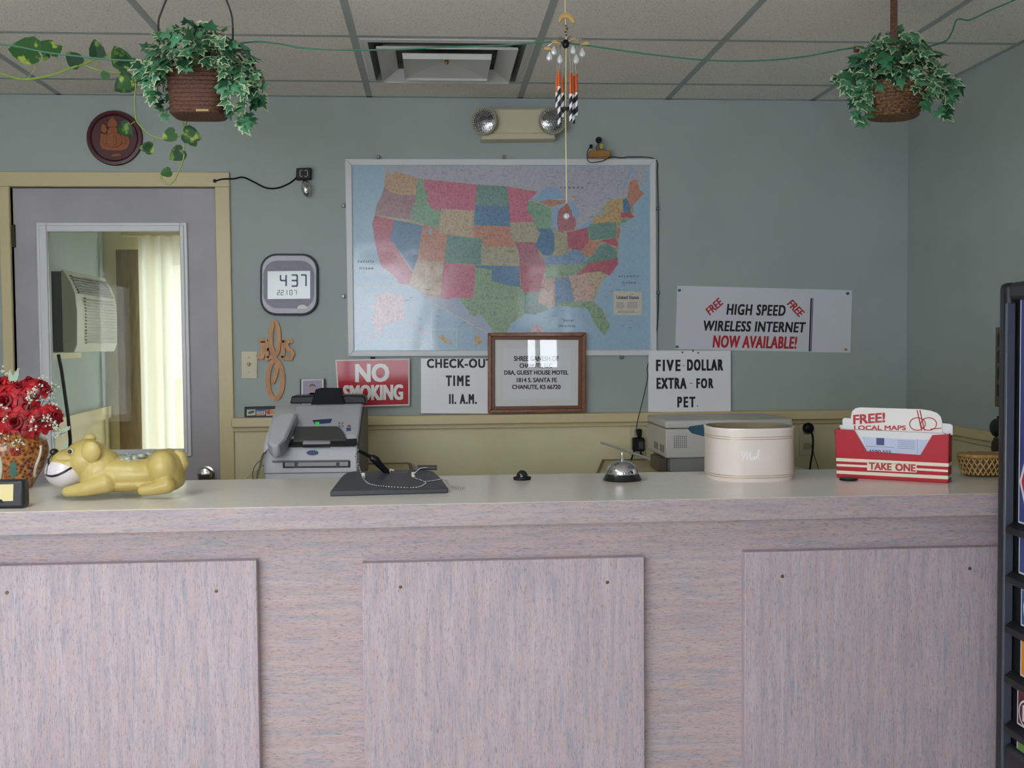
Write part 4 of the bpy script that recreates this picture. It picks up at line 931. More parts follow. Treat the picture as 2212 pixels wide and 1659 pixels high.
# black camera on the wall left of the map, its cable running into the door casing
q = onY(655, 375, Y-.03)
cm = thing('wall_camera', q, 'small square black camera with a chrome lens hanging under it on the wall', 'camera')
MB().pp([(640, 363), (672, 362), (671, 387), (639, 388)], Y-.035, .035).build('housing', M_black, cm, bevel=.003)
mb = MB()
for a in ([(649, 368), (653, 368)], [(649, 381), (653, 381)], [(658, 368), (663, 368)], [(658, 381), (663, 381)], [(648, 369), (648, 380)], [(664, 369), (664, 380)]): mb.tube([onY(x, y, Y-.0355) for x, y in a], .0011, 6)
mb.build('bracket_marks', M_white, cm)
MB().tube([onY(656, 387, Y-.02), onY(657, 396, Y-.024)], .004, 8).build('ball_joint', M_chrome, cm)
q = onY(661, 408, Y-.03)
MB().ball(q, (.019, .019, .034), 20, 14, V((0, 0, 1)).rotation_difference(V((-.15, 0, 1)))).build('lens_shell', M_chrome, cm)
cbl = spline([onY(641, 383, Y-.012), onY(625, 396, Y-.008), onY(600, 406, Y-.008), onY(575, 406, Y-.008), onY(550, 394, Y-.010), onY(525, 383, Y-.014), onY(505, 386, Y-.022), onY(480, 387, Y-.022), onY(466, 391, Y-.018)], 6)
MB().tube(cbl, .0032, 7).build('cable', M_black, cm)
q = onY(464, 391, Y-.016)
tag(MB().lathe([(.0075, 0), (.0075, .002), (.005, .003)], (q.x, Y-.0158, q.z), (0, -1, 0), 14).build('grommet', M_blackrub), 'black rubber grommet in the door casing where the camera cable enters', 'grommet')

# clock
cl_ = thing('wall_clock', onY(625, 615, Y-.02), 'silver rounded square digital wall clock with a dark face', 'clock')
def rrect(x0, y0, x1, y1, r, n=6, pw=2.0):
    o = []
    for cx, cy, a0 in ((x1-r, y0+r, -90), (x1-r, y1-r, 0), (x0+r, y1-r, 90), (x0+r, y0+r, 180)):
        for i in range(n+1):
            a = math.radians(a0+90*i/n); o.append((cx+r*math.cos(a), cy+r*math.sin(a)))
    return o
MB().pp(rrect(562, 548, 687, 681, 34), Y-.022, .022).build('case', M_dark, cl_, bevel=.002)
MB().pp(rrect(565, 551, 684, 678, 32), Y-.026, .006).build('silver_ring', mat('clock_silver', '#94959b', .4, metal=.2), cl_, bevel=.004)
MB().pp(rrect(569, 563, 679, 666, 30), Y-.0266, .002).build('face', mat('clock_face', '#3f4150', .3), cl_, smooth=False)
MB().pp([(578, 586), (670, 585), (670, 645), (578, 646)], Y-.0272, .001).build('screen', mat('lcd', '#a9b3ae', .12, coat=.4), cl_, smooth=False)
MB().pp([(594, 646), (651, 646), (656, 652), (590, 652)], Y-.0273, .001).build('sensor', mat('lcd_band', '#34353f', .3), cl_, smooth=False)
MB().pp([(653+11*math.cos(a*math.pi/12), 667+9*math.sin(a*math.pi/12)) for a in range(12, 25)], Y-.0275, .002).build('button', M_white, cl_, smooth=False)
SEG = {'4': 'bcfg', '3': 'abcdg', '7': 'abc', '2': 'abdeg', '1': 'bc', '0': 'abcdef'}
def seg7(ch_, x, y, w_, h_, mb, Yp, t):
    L = {'a': [(0, 0), (1, 0)], 'b': [(1, 0), (1, .5)], 'c': [(1, .5), (1, 1)], 'd': [(0, 1), (1, 1)], 'e': [(0, .5), (0, 1)], 'f': [(0, 0), (0, .5)], 'g': [(0, .5), (1, .5)]}
    for k in SEG[ch_]: mb.ribbon([(x+a*w_, y+b*h_) for a, b in L[k]], t, Yp, .0003)
mb = MB(); seg7('4', 606, 594, 12, 24, mb, Y-.0278, 3.4); seg7('3', 630, 594, 12, 24, mb, Y-.0278, 3.4); seg7('7', 650, 594, 11, 24, mb, Y-.0278, 3.4)
mb.build('time_digits', mat('lcd_blue', '#44657f', .5), cl_, smooth=False)
mb = MB()
for i, c in enumerate('221'): seg7(c, 599+i*8, 627, 5, 10, mb, Y-.0278, 1.3)
for i, c in enumerate('07'): seg7(c, 626+i*9, 627, 5, 10, mb, Y-.0278, 1.3)
mb.build('date_digits', mat('lcd_grey', '#5f6a70', .5), cl_, smooth=False)
lettering([wt('RADIO CONTROLLED CLOCK', 580, 576, 667, 580, Y-.0267)], mat('grey_print', '#8d8f9c', .5), cl_, 'face_lettering')

# wooden fretwork cross of letters
wc = thing('wooden_cross', onY(595, 865, Y-.006), 'fretwork wooden cross made of looping letters below the clock', 'wall cross')
M_pine = noisy('honey_pine', '#cc9356', '#b87d45', 30, .45, stretch=(3, 3, 1))
def CX(l): return [(540+x/4.483, 530+y/4.483) for x, y in l]
def ell(cx, cy, rx, ry, n=28, a0=0, a1=360): return [(cx+rx*math.cos(math.radians(a0+(a1-a0)*i/n)), cy+ry*math.sin(math.radians(a0+(a1-a0)*i/n))) for i in range(n if a1-a0 == 360 else n+1)]
WYc = Y-.012
mb = MB(); e_ = CX(ell(240, 905, 40, 160)); mb.ribbon(e_, 9, WYc, .012, True)
mb.ribbon(CX(ell(245, 1300, 72, 185)), 9.5, WYc, .012, True)
mb.ribbon(CX([(150, 1110), (190, 1085), (225, 1075), (255, 1110), (262, 1170), (250, 1250), (232, 1300), (215, 1335)]), 9, WYc-.0005, .0125)
mb.build('long_loops', M_pine, wc, smooth=False)
MB().ribbon(CX([(82, 925), (165, 925)]), 7, WYc-.001, .012).ribbon(CX([(125, 930), (125, 1050), (112, 1088), (85, 1085), (78, 1060)]), 9.5, WYc-.001, .012).build('letter_j', M_pine, wc, smooth=False)
MB().ribbon(CX([(165, 930), (165, 1090)]), 8, WYc-.0015, .012).ribbon(CX([(165, 1010), (225, 1005), (240, 1060)]), 7, WYc-.0015, .012).ribbon(CX([(165, 1092), (235, 1080)]), 8, WYc-.0015, .012).build('letter_e', M_pine, wc, smooth=False)
MB().ribbon(CX([(310, 925), (330, 925)]), 7, WYc-.001, .012).ribbon(CX([(320, 920), (320, 1090)]), 8, WYc-.001, .012).ribbon(CX([(300, 1088), (345, 1088)]), 8, WYc-.001, .012).build('letter_u', M_pine, wc, smooth=False)
MB().ribbon(CX([(408, 945), (395, 925), (362, 930), (350, 970), (370, 1005), (400, 1020), (412, 1055), (395, 1092), (345, 1090)]), 9.5, WYc-.0015, .012).build('letter_s', M_pine, wc, smooth=False)

# emergency light
el = thing('emergency_light', onY(1120, 300, Y), 'beige twin headed emergency light on the wall above the map', 'emergency light')
MB().pp([(1044, 234), (1196, 233), (1198, 299), (1040, 300)], Y-.075, .075).build('housing', M_beige, el, bevel=.008)
MB().pp([(1042, 287), (1198, 286), (1200, 300), (1038, 301)], Y-.082, .075).build('lower_lip', M_beige, el, bevel=.004)
M_refl = noisy('lamp_reflector', '#8d8c8c', '#bcbcc0', 130, .12, metal=.9, lo=.4, hi=.6, bump=.6, bscale=160)
for x, y, ax in ((1046, 262, (-.42, -1, .03)), (1193, 261, (.12, -1, .02))):
    p = onY(x, y, Y-.10); rr = .054
    sh = MB().lathe([(.022, -.055), (.045, -.035), (rr, -.012), (rr*1.04, .0), (rr*1.02, .006), (rr*.92, .006)], p, ax, 32).build('lamp_head', mat('lamp_bezel', '#9d9886', .4), el)
    MB().lathe([(rr*.95, .004), (rr*.7, .011), (rr*.35, .015), (.0005, .017)], p, ax, 32).build('lens', M_refl, sh)
    mb = MB(); qd = V((0, 0, 1)).rotation_difference(V(ax).normalized())
    for i in range(30):
        a = 2*math.pi*i/30; mb.ball(p+qd @ V((rr*.80*math.cos(a), rr*.80*math.sin(a), .008)), .0028, 6, 4)
    mb.build('lens_beading', M_chrome, sh)
    MB().tube([p+V((0, .04, 0)), V((p.x*.98+.02*0, Y-.07, p.z))], .012, 10).build('swivel', M_beige, el)

# little camera on a wooden bracket above the map
wb = thing('bracket_camera', onY(1298, 340, Y-.03), 'little black ball camera with yellow tag standing on an orange wood block above the map', 'camera')
M_owood = mat('orange_wood', '#a3702f', .45)
MB().pp([(1275, 324), (1322, 325), (1316, 339), (1273, 338)], Y-.07, .07).build('wood_block', M_owood, wb, bevel=.003)
MB().ball(onY(1293, 303, Y-.045), (.0125, .0125, .0125), 16, 12).build('camera_ball', M_black, wb)
MB().lathe([(.0125, 0), (.0135, .004), (.012, .010)], onY(1293, 303, Y-.048)+V((0, 0, 0)), (0, -1, 0), 16).build('lens_hood', M_black, wb)
MB().tube([onY(1293, 309, Y-.045), onY(1290, 318, Y-.045), onY(1293, 324, Y-.045)], [.004, .006, .012], 10).build('stand', M_dullchrome, wb)
MB().pp([(1296, 311), (1303, 311), (1303, 321), (1296, 322)], Y-.05, .008).build('yellow_tag', mat('yellow_tag', '#b9a83a', .4), wb, bevel=.001)
MB().pp([(1274, 312), (1280, 312), (1280, 320), (1274, 320)], Y-.04, .01).build('plug', M_black, wb, bevel=.001)
cb = spline([onY(1276, 316, Y-.045), onY(1270, 325, Y-.05), onY(1268, 337, Y-.055), onY(1271, 348, Y-.055), onY(1280, 351, Y-.05), onY(1300, 348, Y-.035), onY(1311, 343, Y-.024), onY(1322, 339, Y-.012), onY(1345, 341, Y-.010), onY(1362, 339, Y-.008), onY(1415, 344, Y-.006), onY(1420, 380, Y-.006), onY(1422, 470, Y-.006), onY(1422, 560, Y-.006), onY(1421, 690, Y-.006), onY(1412, 750, Y-.006), onY(1404, 772, Y-.006), onY(1398, 795, Y-.008), onY(1399, 815, Y-.012), onY(1393, 845, Y-.035), onY(1384, 882, Y-.055), onY(1378, 905, Y-.055), onY(1374, 926, Y-.03)], 6)
MB().tube(cb, .0017, 6).build('thin_cable', M_black, wb)
# outlets
def outlet(quad, label):
    t = board('wall_outlet', quad, Y-.010, .005, mat('ivory_plate', '#c9c3a4', .4), label, 'outlet', 'wall outlets', part='plate', bevel=.002)
    cx = sum(p[0] for p in quad)/4
    for yy in (quad[0][1]+.28*(quad[2][1]-quad[0][1]), quad[0][1]+.72*(quad[2][1]-quad[0][1])):
        p = onY(cx, yy, Y-.010); MB().box((p.x-.016, Y-.012, p.z-.014), (p.x+.016, Y-.010, p.z+.014)).build('socket', mat('ivory_dark', '#a29c80', .4), t, bevel=.003)
    return t
outlet([(1361, 916), (1396, 916), (1396, 984), (1361, 984)], 'ivory wall outlet holding black plugs left of the copier')
outlet([(1727, 910), (1760, 910), (1760, 985), (1727, 985)], 'ivory wall outlet between the mail crock and the take one box')
pg = thing('power_adapter', onY(1380, 975, Y-.03), 'black power adapter and plug in the outlet left of the copier', 'adapter')
MB().pp([(1375, 928), (1387, 927), (1385, 944), (1379, 946)], Y-.042, .030).build('upper_plug', M_black, pg, bevel=.004)
MB().pp(rrect(1368, 946, 1393, 975, 4), Y-.052, .039).build('body', M_black, pg, bevel=.004)
MB().pp([(1380, 954), (1390, 954), (1390, 970), (1380, 970)], Y-.0526, .001).build('rating_label', mat('label_grey', '#3e4446', .5), pg, smooth=False)
MB().tube([onY(1384, 975, Y-.03), onY(1385, 984, Y-.03)], .004, 8).build('cord_relief', M_black, pg)
MB().tube(spline([onY(1370, 972, Y-.035), onY(1367, 982, Y-.04), onY(1364, 992, Y-.045), onY(1358, 1010, Y-.05), onY(1352, 1040, Y-.05)], 4), .0034, 7).build('cord', M_black, pg)
pg = thing('power_plug', onY(1744, 926, Y-.03), 'dark plug and hanging cord in the outlet beside the mail crock', 'plug')
MB().lathe([(.022, 0), (.024, .012), (.018, .026), (.006, .03)], V((onY(1742, 924, Y).x, Y-.0125, onY(1742, 924, Y).z)), (0, -1, 0), 16).build('plug_body', M_black, pg)
MB().tube(spline([onY(1748, 926, Y-.035), onY(1755, 940, Y-.035), onY(1756, 965, Y-.035), onY(1753, 990, Y-.035), onY(1750, 1010, Y-.035), onY(1746, 1060, Y-.035)], 5), .0038, 7).build('thick_cord', M_black, pg)
MB().tube(spline([onY(1752, 960, Y-.03), onY(1759, 985, Y-.03), onY(1767, 1009, Y-.03), onY(1775, 1050, Y-.03)], 4), .0014, 6).build('thin_cord', M_dark, pg)

# ------------------------------------------------------------------ low cabinets along the back wall
TZ = .960
M_cab = noisy('cabinet_cream', '#c4bb92', '#bdb48b', 5, .45)
M_edge = mat('brown_edging', '#6b5a35', .5)
def cabinet(px_edge, x_other, label):
    (xa, ya), (xb, yb) = px_edge
    b0, f0 = onZ(xa, ya, TZ), onZ(xb, yb, TZ); b0.y = Y-.012
    d = (f0-b0); f1 = b0+d*(.46/abs(d.y))
    pts = [V((b0.x, b0.y, TZ)), V((f1.x, b0.y-.46, TZ)), V((x_other, b0.y-.46, TZ)), V((x_other, b0.y, TZ))]
    t = thing('low_cabinet', ((b0.x+x_other)/2, Y-.25, 0), label, 'cabinet', 'low cabinets behind the counter')
    MB().prism([p+V((0, 0, -.002)) for p in pts], (0, 0, -.024)).build('worktop', M_cab, t)
    s = 1 if x_other < b0.x else -1
    e = .011
    mb = MB(); mb.prism([pts[0]+V((0, 0, -.024)), pts[1]+V((0, 0, -.024)), pts[1]+V((-s*e, 0, -.024)), pts[0]+V((-s*e, 0, -.024))], (0, 0, .0245))
    mb.prism([pts[0]+V((-s*e, 0, -.024)), pts[3]+V((0, 0, -.024)), pts[3]+V((0, -.022, -.024)), pts[0]+V((-s*e, -.022, -.024))], (0, 0, .0245))
    mb.build('edging', M_edge, t, smooth=False)
    x0, x1 = sorted((x_other, b0.x-s*.03))
    MB().box((x0+.01, Y-.45, 0), (x1-.01, Y-.02, TZ-.027)).build('carcass', M_cab, t, bevel=.003)
    n = 2
    for i in range(n):
        a = x0+.02+(x1-x0-.04)*i/n; b = x0+.02+(x1-x0-.04)*(i+1)/n
        dr_ = MB().box((a+.005, Y-.466, .08), (b-.005, Y-.4505, TZ-.06)).build('door', M_cab, t, bevel=.003)
        MB().ball(((b-.04 if i == 0 else a+.04), Y-.476, .72), .012, 12, 8).build('knob', M_dullchrome, dr_)
    return t
cabinet(((887, 998), (897, 1030)), -.70, 'low cream cabinet with brown edged top under the printer')
cabinet(((1300, 992), (1288, 1022)), 1.40, 'low cream cabinet with brown edged top under the copier')
# thin grey rod leaning across the gap by the bell
a, b = onY(1298, 956, Y-.10), onZ(1452, 1024, TZ+.012)
dr_ = thing('antenna', (a+b)/2, 'thin grey telescopic antenna slanting behind the service bell', 'antenna')
a2 = a; b.y = Y-.22
b = onY(1422, 1003, Y-.22)
if b.z < TZ+.01: b.z = TZ+.01
MB().tube([a2, a2.lerp(b, .06), a2.lerp(b, .061), a2.lerp(b, 1)], [.0045, .0045, .0035, .006], 8).build('rod', mat('grey_rod', '#a3a3a0', .4), dr_)

# ------------------------------------------------------------------ printer / fax
PF = 3.72
x0, x1 = onY(570, 1035, PF).x, onY(775, 1035, PF).x; za = onY(680, 957, PF).z; pb = 4.02; zb_ = onY(680, 873, pb).z; PBK = 4.22
pr = thing('fax_printer', ((x0+x1)/2, PF+.25, TZ), 'light grey fax printer with handset and black paper feed behind the counter', 'printer')
M_pr = mat('printer_grey', '#cdd0d6', .4); M_pr2 = mat('printer_side', '#5d5c58', .5); M_slot = mat('slot_dark', '#1d1d20', .5)
prof = [(PF, TZ), (PF, za-.01), (PF+.012, za), (pb, zb_), (PBK, zb_-.02), (PBK, TZ)]
MB().prism([(x0, y, z) for y, z in prof], (x1-x0-.004, 0, 0)).build('body', M_pr, pr, bevel=.006)
MB().prism([(x1-.004, y+.012, z-.012) for y, z in prof[1:5]]+[(x1-.004, PBK, TZ), (x1-.004, PF+.012, TZ)], (.006, 0, 0)).build('side_panel', M_pr2, pr)
SN = V((0, -(zb_-za), pb-PF-.012)).normalized(); SP = V((0, PF+.012, za))     # sloping control face
def sl(px, lift=.001, t=.002, mt=M_dark, nm='panel', **k): return MB().ppl(px, SP+SN*lift, SN, t).build(nm, mt, pr, **k)
pa_ = onY(630, 860, pb+.03)
MB().pp([(626, 872), (630, 856), (782, 854), (789, 860), (791, 872)], pb+.02, .12).build('feeder', M_black, pr, bevel=.004)
MB().pp([(669, 882), (675, 862), (682, 841), (694, 838), (739, 838), (740, 858), (743, 868), (743, 880)], pb-.004, .012).build('paper_support', mat('feeder_black', '#121318', .6, spec=.2), pr, bevel=.002)
sl([(624, 943), (641, 878), (777, 875), (772, 939)], .0005, .002, mat('printer_panel', '#c2c5cb', .4), 'control_panel', smooth=False)
dsp = sl([(675, 907), (717, 904), (714, 912), (680, 915)], .004, .004, M_navy, 'display', bevel=.001)
sl([(680, 912), (690, 911), (689, 917), (681, 917)], .0045, .003, mat('green_led', '#3ba84a', .3, emit=.6), 'status_light')
sl([(637, 922), (644, 921), (728, 920), (736, 925), (745, 938), (748, 950), (634, 952)], .012, .012, mat('cover_grey', '#4b4a49', .35), 'paper_cover', bevel=.002)
sl([(618, 948), (770, 945), (772, 958), (766, 961), (624, 963), (618, 957)], .006, .006, M_slot, 'paper_slot', bevel=.001)
for a in ([(619, 943), (636, 942), (636, 947), (619, 948)], [(749, 942), (770, 941), (770, 946), (749, 947)]): sl(a, .008, .006, M_pr, 'guide')
sl([(748, 924), (757, 924), (758, 929), (748, 930)], .004, .004, mat('blue_button', '#3f5f8f', .4), 'start_button')
sl([(750, 918), (757, 918), (757, 921), (750, 921)], .004, .004, mat('red_button', '#a5584f', .4), 'stop_button')
for i in range(2):
    for j in range(4):
        x, y = 622+i*7+j*1.2*0-(j*1.6)+6, 905+j*7
        sl([(x, y), (x+5, y), (x+4.5, y+4), (x-.5, y+4)], .003, .003, M_white, 'key')
for i in range(2):
    for j in range(2):
        x, y = 731+i*7, 912+j*6; sl([(x, y), (x+4, y), (x+4, y+3), (x, y+3)], .003, .003, mat('grey_key', '#8b8e96', .4), 'key')
MB().pp(rrect(653, 953, 714, 968, 4), PF-.012, .03).build('slot_lip', mat('printer_lip', '#8f9195', .4), pr, bevel=.004)
MB().pp([(675+13*math.cos(a*math.pi/12), 978+5.5*math.sin(a*math.pi/12)) for a in range(24)], PF-.002, .002).build('badge', M_navy, pr)
mb = MB().pp([(586, 995), (756, 993), (756, 997), (590, 1000)], PF-.0012, .001); mb.build('tray_groove', mat('groove_grey', '#7d7f84', .6), pr, smooth=False)
MB().pp([(611, 998), (757, 996), (757, 1010), (611, 1011)], PF-.0012, .001).build('tray_opening', M_slot, pr, smooth=False)
MB().pp([(615, 999), (752, 997.5), (752, 1007), (615, 1008)], PF-.004, .003).build('tray_flap', mat('tray_flap', '#a1a3a8', .4), pr, bevel=.001)
for a in (636, 726): MB().pp([(a, 999), (a+8, 999), (a+6, 1010), (a, 1010)], PF-.006, .003).build('tray_clip', mat('tray_clip', '#4a4b50', .5), pr)
MB().pp([(571, 1022), (770, 1019), (770, 1021), (571, 1024)], PF-.0012, .001).build('seam', mat('groove_grey', '#7d7f84', .6), pr, smooth=False)
hs = MB().ppl([(585, 915), (592, 900), (604, 892), (638, 890), (640, 893), (616, 945), (604, 960), (590, 963), (578, 952)], SP+SN*.035+V((0, -.02, 0)), SN, .05).build('handset', mat('handset_grey', '#cdcfd8', .4), pr, bevel=.010, seg=3)
MB().ppl([(640, 893), (643, 893), (618, 950), (604, 962), (600, 961), (614, 947)], SP+SN*.0348+V((0, -.02, 0)), SN, .04).build('handset_cradle', mat('cradle_grey', '#9598a0', .4), pr)
# coiled cord
cps = spline([onY(600, 955, PF-.01), onY(578, 972, PF-.02), onY(568, 985, PF-.02), onY(563, 1005, PF-.03), onY(556, 1030, PF-.02), onY(558, 1060, PF-.0)], 30)
co = []
for i, p in enumerate(cps):
    a = i*1.5; r = .0048 if 40 < i < 150 else .0015
    co.append(p+V((r*math.cos(a), r*math.sin(a), 0)))
MB().tube(co, .0013, 5).build('coil_cord', mat('cord_grey', '#6b6b6e', .5), pr)
MB().tube(spline([onY(566, 992, PF-.01), onY(552, 1005, PF-.01), onY(546, 1022, PF-.01), onY(548, 1045, PF-.01)], 5), .0012, 5).build('line_cord', M_dark, pr)

# ------------------------------------------------------------------ copier
CFY = 3.95
x0 = onY(1438, 950, CFY).x; x1 = onY(1712, 950, CFY).x; zt = onY(1438, 925, CFY).z; zb_ = onY(1438, 990, CFY).z
cpy = thing('copier', ((x0+x1)/2, CFY+.16, TZ), 'beige desktop copier with a blue oval front panel behind the mail crock', 'copier')
M_cp = mat('copier_beige', '#c9c7bf', .45)
MB().box((x0, CFY, zb_), (x1, CFY+.34, zt-.004)).build('body', M_cp, cpy, bevel=.005)
MB().box((x0-.002, CFY-.002, zt-.002), (x1+.002, CFY+.342, zt+.028)).build('lid', M_cp, cpy, bevel=.010, seg=3)
MB().box((x0+.02, CFY+.01, TZ), (x1-.02, CFY+.33, zb_)).build('pedestal', mat('copier_base', '#8c8d8a', .5), cpy, bevel=.004)
MB().pp([(1486, 927), (1490, 921), (1540, 914), (1600, 912), (1660, 914), (1700, 921), (1704, 927), (1700, 934), (1655, 950), (1600, 955), (1545, 949), (1495, 936)], CFY-.004, .006).build('front_panel', mat('copier_blue', '#40627a', .3), cpy, bevel=.002)
mb = MB()
for i in range(7):
    for j in range(6):
        p = onY(1457+i*4.2, 943+j*4.6, CFY); mb.box((p.x-.0014, CFY-.0006, p.z-.0028), (p.x+.0014, CFY+.001, p.z+.0028))
mb.build('speaker_grille', mat('grille_grey', '#5f5f5c', .6), cpy, smooth=False)
mb = MB()
for yy in (.03, .07, .14, .18):
    for k in range(3): mb.box((x0-.0006, CFY+yy+k*.012, zb_+.018), (x0+.001, CFY+yy+k*.012+.006, zb_+.045))
mb.build('side_vents', mat('grille_grey', '#5f5f5c', .6), cpy, smooth=False)
MB().box((x0-.018, CFY+.06, TZ), (x0+.018, CFY+.20, zb_-.004)).build('foot_block', mat('brown_box', '#5a4f42', .5), cpy, bevel=.003)

# ------------------------------------------------------------------ on the counter: pen set
pb_ = [(713, 1061), (738, 1029), (748, 1021), (762, 1018), (912, 1014), (936, 1018), (950, 1030), (968, 1054)]
H0 = CT+.014
tp = [onZ(x, y, H0) for x, y in pb_]
cen = sum(tp, V((0, 0, 0)))/len(tp)
ps = thing('pen_stand', (cen.x, cen.y, CT), 'dark slate pen stand with a black chained pen in front of the printer', 'pen stand')
M_slate = mat('slate_plastic', '#3a3d45', .45)
MB().prism(tp, (0, 0, -.014)).build('base', M_slate, ps, bevel=.003)
by = onZ(838, 1022, H0).y
p0 = onY(836, 1020, by); p1 = onY(818, 1002, by-.01); p2 = onY(812, 994, by-.012); p3 = onY(803, 988, by-.016); p4 = onY(774, 973, by-.03)
MB().tube([V((p0.x, p0.y, H0-.002)), p0, p1, p2, p3, p3.lerp(p4, .1), p4], [.009, .0085, .0105, .0125, .010, .0055, .0048], 12).build('pen', M_black, ps)
for x, y in ((785, 1028), (893, 1026)):
    q = onZ(x, y+4, H0); MB().box((q.x-.005, q.y-.004, H0-.001), (q.x+.005, q.y+.004, H0+.014)).build('clip', mat('white_clip', '#d5d3c2', .4), ps, bevel=.002)
q = onZ(842, 1021, H0); MB().tube([(q.x, q.y, H0), (q.x+.002, q.y, H0+.010), (q.x+.012, q.y, H0+.006)], .003, 8).build('socket_clip', mat('white_clip', '#d5d3c2', .4), ps)
q0, q1 = onZ(924, 1014, H0), onZ(941, 1014, H0)
MB().tube([V((q0.x-.03, q0.y, H0+.006)), V((q1.x+.004, q1.y-.004, H0+.006))], .0075, 10).build('spare_holder', M_slate, ps)
lettering([('PLEASE', onZ(850, 1019.5, H0+.0004), onZ(882, 1018.5, H0+.0004), onZ(848, 1022.5, H0+.0004), 0, 1.1)], mat('grey_print2', '#8f949c', .5), ps, depth=.0002, bold=.01)
HZ = H0+.002
ch_ = spline([p4, onY(768, 985, by-.045), onY(774, 1003, by-.05), onZ(782, 1028, HZ+.004), onZ(790, 1040, HZ), onZ(805, 1048, HZ), onZ(840, 1052, HZ), onZ(885, 1054, HZ), onZ(906, 1052, HZ), onZ(913, 1049, HZ), onZ(919, 1042, HZ+.002), onZ(893, 1032, HZ+.006)], 14)
ch2 = spline([onZ(919, 1041, HZ+.001), onZ(935, 1039, HZ), onZ(952, 1036, HZ), onZ(962, 1036, HZ), onZ(968, 1043, HZ-.008), onZ(972, 1049, CT+.002), onZ(985, 1052, CT+.002), onZ(1002, 1054, CT+.002), onZ(990, 1056, CT+.002), onZ(975, 1053, CT+.002)], 14)
ch3 = spline([onZ(895, 1024, HZ+.012), onZ(905, 1014, HZ+.018), onZ(915, 1011, HZ+.018), onZ(924, 1011, HZ+.014)], 12)
for c_ in (ch_, ch2, ch3):
    mb = MB(); last = None
    for p in c_:
        if last is None or (p-last).length > .0068:
            mb.ball(p, .0026, 8, 6); last = p
    mb.build('ball_chain', M_chrome, ps)
# black dome knob
def seat(px, py, z=CT): return onZ(px, py, z)
q = seat(1128, 1036); s_ = q.y/2335
kb = thing('dome_button', q, 'small shiny black dome on a flange between the pen stand and the bell', 'button')
MB().lathe([(18*s_, 0), (19.5*s_, .004), (19*s_, .008), (12*s_, .010)], q, (0, 0, 1), 28).build('flange', M_blackrub, kb)
MB().lathe([(12.5*s_, .009), (12*s_, .016), (9.5*s_, .022), (5*s_, .0265), (.0005, .0275)], q, (0, 0, 1), 28).build('dome', mat('gloss_black', '#101016', .08, coat=.5), kb)
# bell
q = seat(1344, 1037); s_ = q.y/2335
bl_ = thing('service_bell', q, 'chrome service bell on a black base in the middle of the counter', 'bell')
MB().lathe([(42*s_, 0), (43.5*s_, .003), (41*s_, .007), (37*s_, .016), (36*s_, .019), (30*s_, .019)], q, (0, 0, 1), 48).build('base', mat('bell_black', '#14141a', .25, coat=.4), bl_)
prof = [(35*s_*math.cos(a*math.pi/24), .020+.037*math.sin(a*math.pi/24)) for a in range(0, 12)]+[(.004, .057)]
MB().lathe([(34.5*s_, .0175)]+prof, q, (0, 0, 1), 48).build('dome', M_chrome, bl_)
MB().lathe([(.0042, .056), (.0042, .061), (.0022, .062), (.0022, .071), (.0036, .073), (.003, .079), (.0004, .0805)], q, (0, 0, 1), 16).build('plunger', M_chrome, bl_)

# mail crock
fy = seat(1641, 1042).y; cdep = .155; q = V((onY(1641, 1000, fy).x+.004, fy+cdep*.78, CT)); s_ = q.y/2335
rx_ = 93*s_; ry_ = cdep*.78
zr = onY(1641, 926, fy+.0).z-CT
cr_ = thing('mail_crock', q, 'oval cream stoneware crock with mail written on it', 'crock')
M_stone = noisy('glazed_stoneware', '#ece2dc', '#e5dad2', 7, .25, coat=.5)
MB().lathe([(rx_*.97, 0), (rx_*.99, .005), (rx_, .02), (rx_*1.0, zr-.012), (rx_*1.015, zr-.005), (rx_*1.01, zr), (rx_*.965, zr)], q, (0, 0, 1), 72, sy=ry_/rx_, power=2.7, cap=False).build('body', M_stone, cr_)
MB().lathe([(rx_*.965, zr), (rx_*.95, zr-.008), (rx_*.95, .012), (.001, .010)], q, (0, 0, 1), 72, sy=ry_/rx_, power=2.7, cap=False).build('interior', mat('crock_inside_shade', '#8f8468', .6), cr_)  # darker than the outer glaze: shade inside the crock is painted in
for za_ in (.012, .018, zr-.024, zr-.030):
    MB().lathe([(rx_*1.0006, za_-.0008), (rx_*1.0012, za_), (rx_*1.0006, za_+.0008)], q, (0, 0, 1), 72, sy=ry_/rx_, power=2.7, cap=False).build('gold_line', mat('worn_gold', '#b49a6a', .3, metal=.4), cr_)
# script word in strokes on the front
def onC(px, py):
    """point on the crock's front"""
    d = ray(px, py); lo_, hi_ = None, None
    for i in range(400):
        t = q.y*.85+i*.001; p = EYE+d*(t/d.y)
        e = abs((p.x-q.x)/rx_)**2.7+abs((p.y-q.y)/ry_)**2.7
        if e <= 1.0: return p+V((0, -.0006, 0))
    return EYE+d*(q.y-ry_)/d.y
mb = MB()
for st_ in ([(1603, 986), (1601, 978), (1606, 975), (1607, 985), (1605, 996), (1609, 984), (1613, 977), (1613, 994), (1617, 983), (1621, 978), (1620, 993)], [(1628, 987), (1624, 988), (1623, 993), (1628, 992), (1630, 986), (1630, 993)], [(1634, 985), (1633, 992)], [(1637, 991), (1640, 974), (1638, 973), (1637, 990), (1641, 990)], [(1634, 981), (1635, 980)]):
    mb.tube([onC(*p) for p in spline([V((x, y, 0)) for x, y in st_], 4) for p in [(p.x, p.y)]], .0010, 5)
mb.build('script_lettering', mat('white_enamel', '#fdfdfd', .25), cr_)

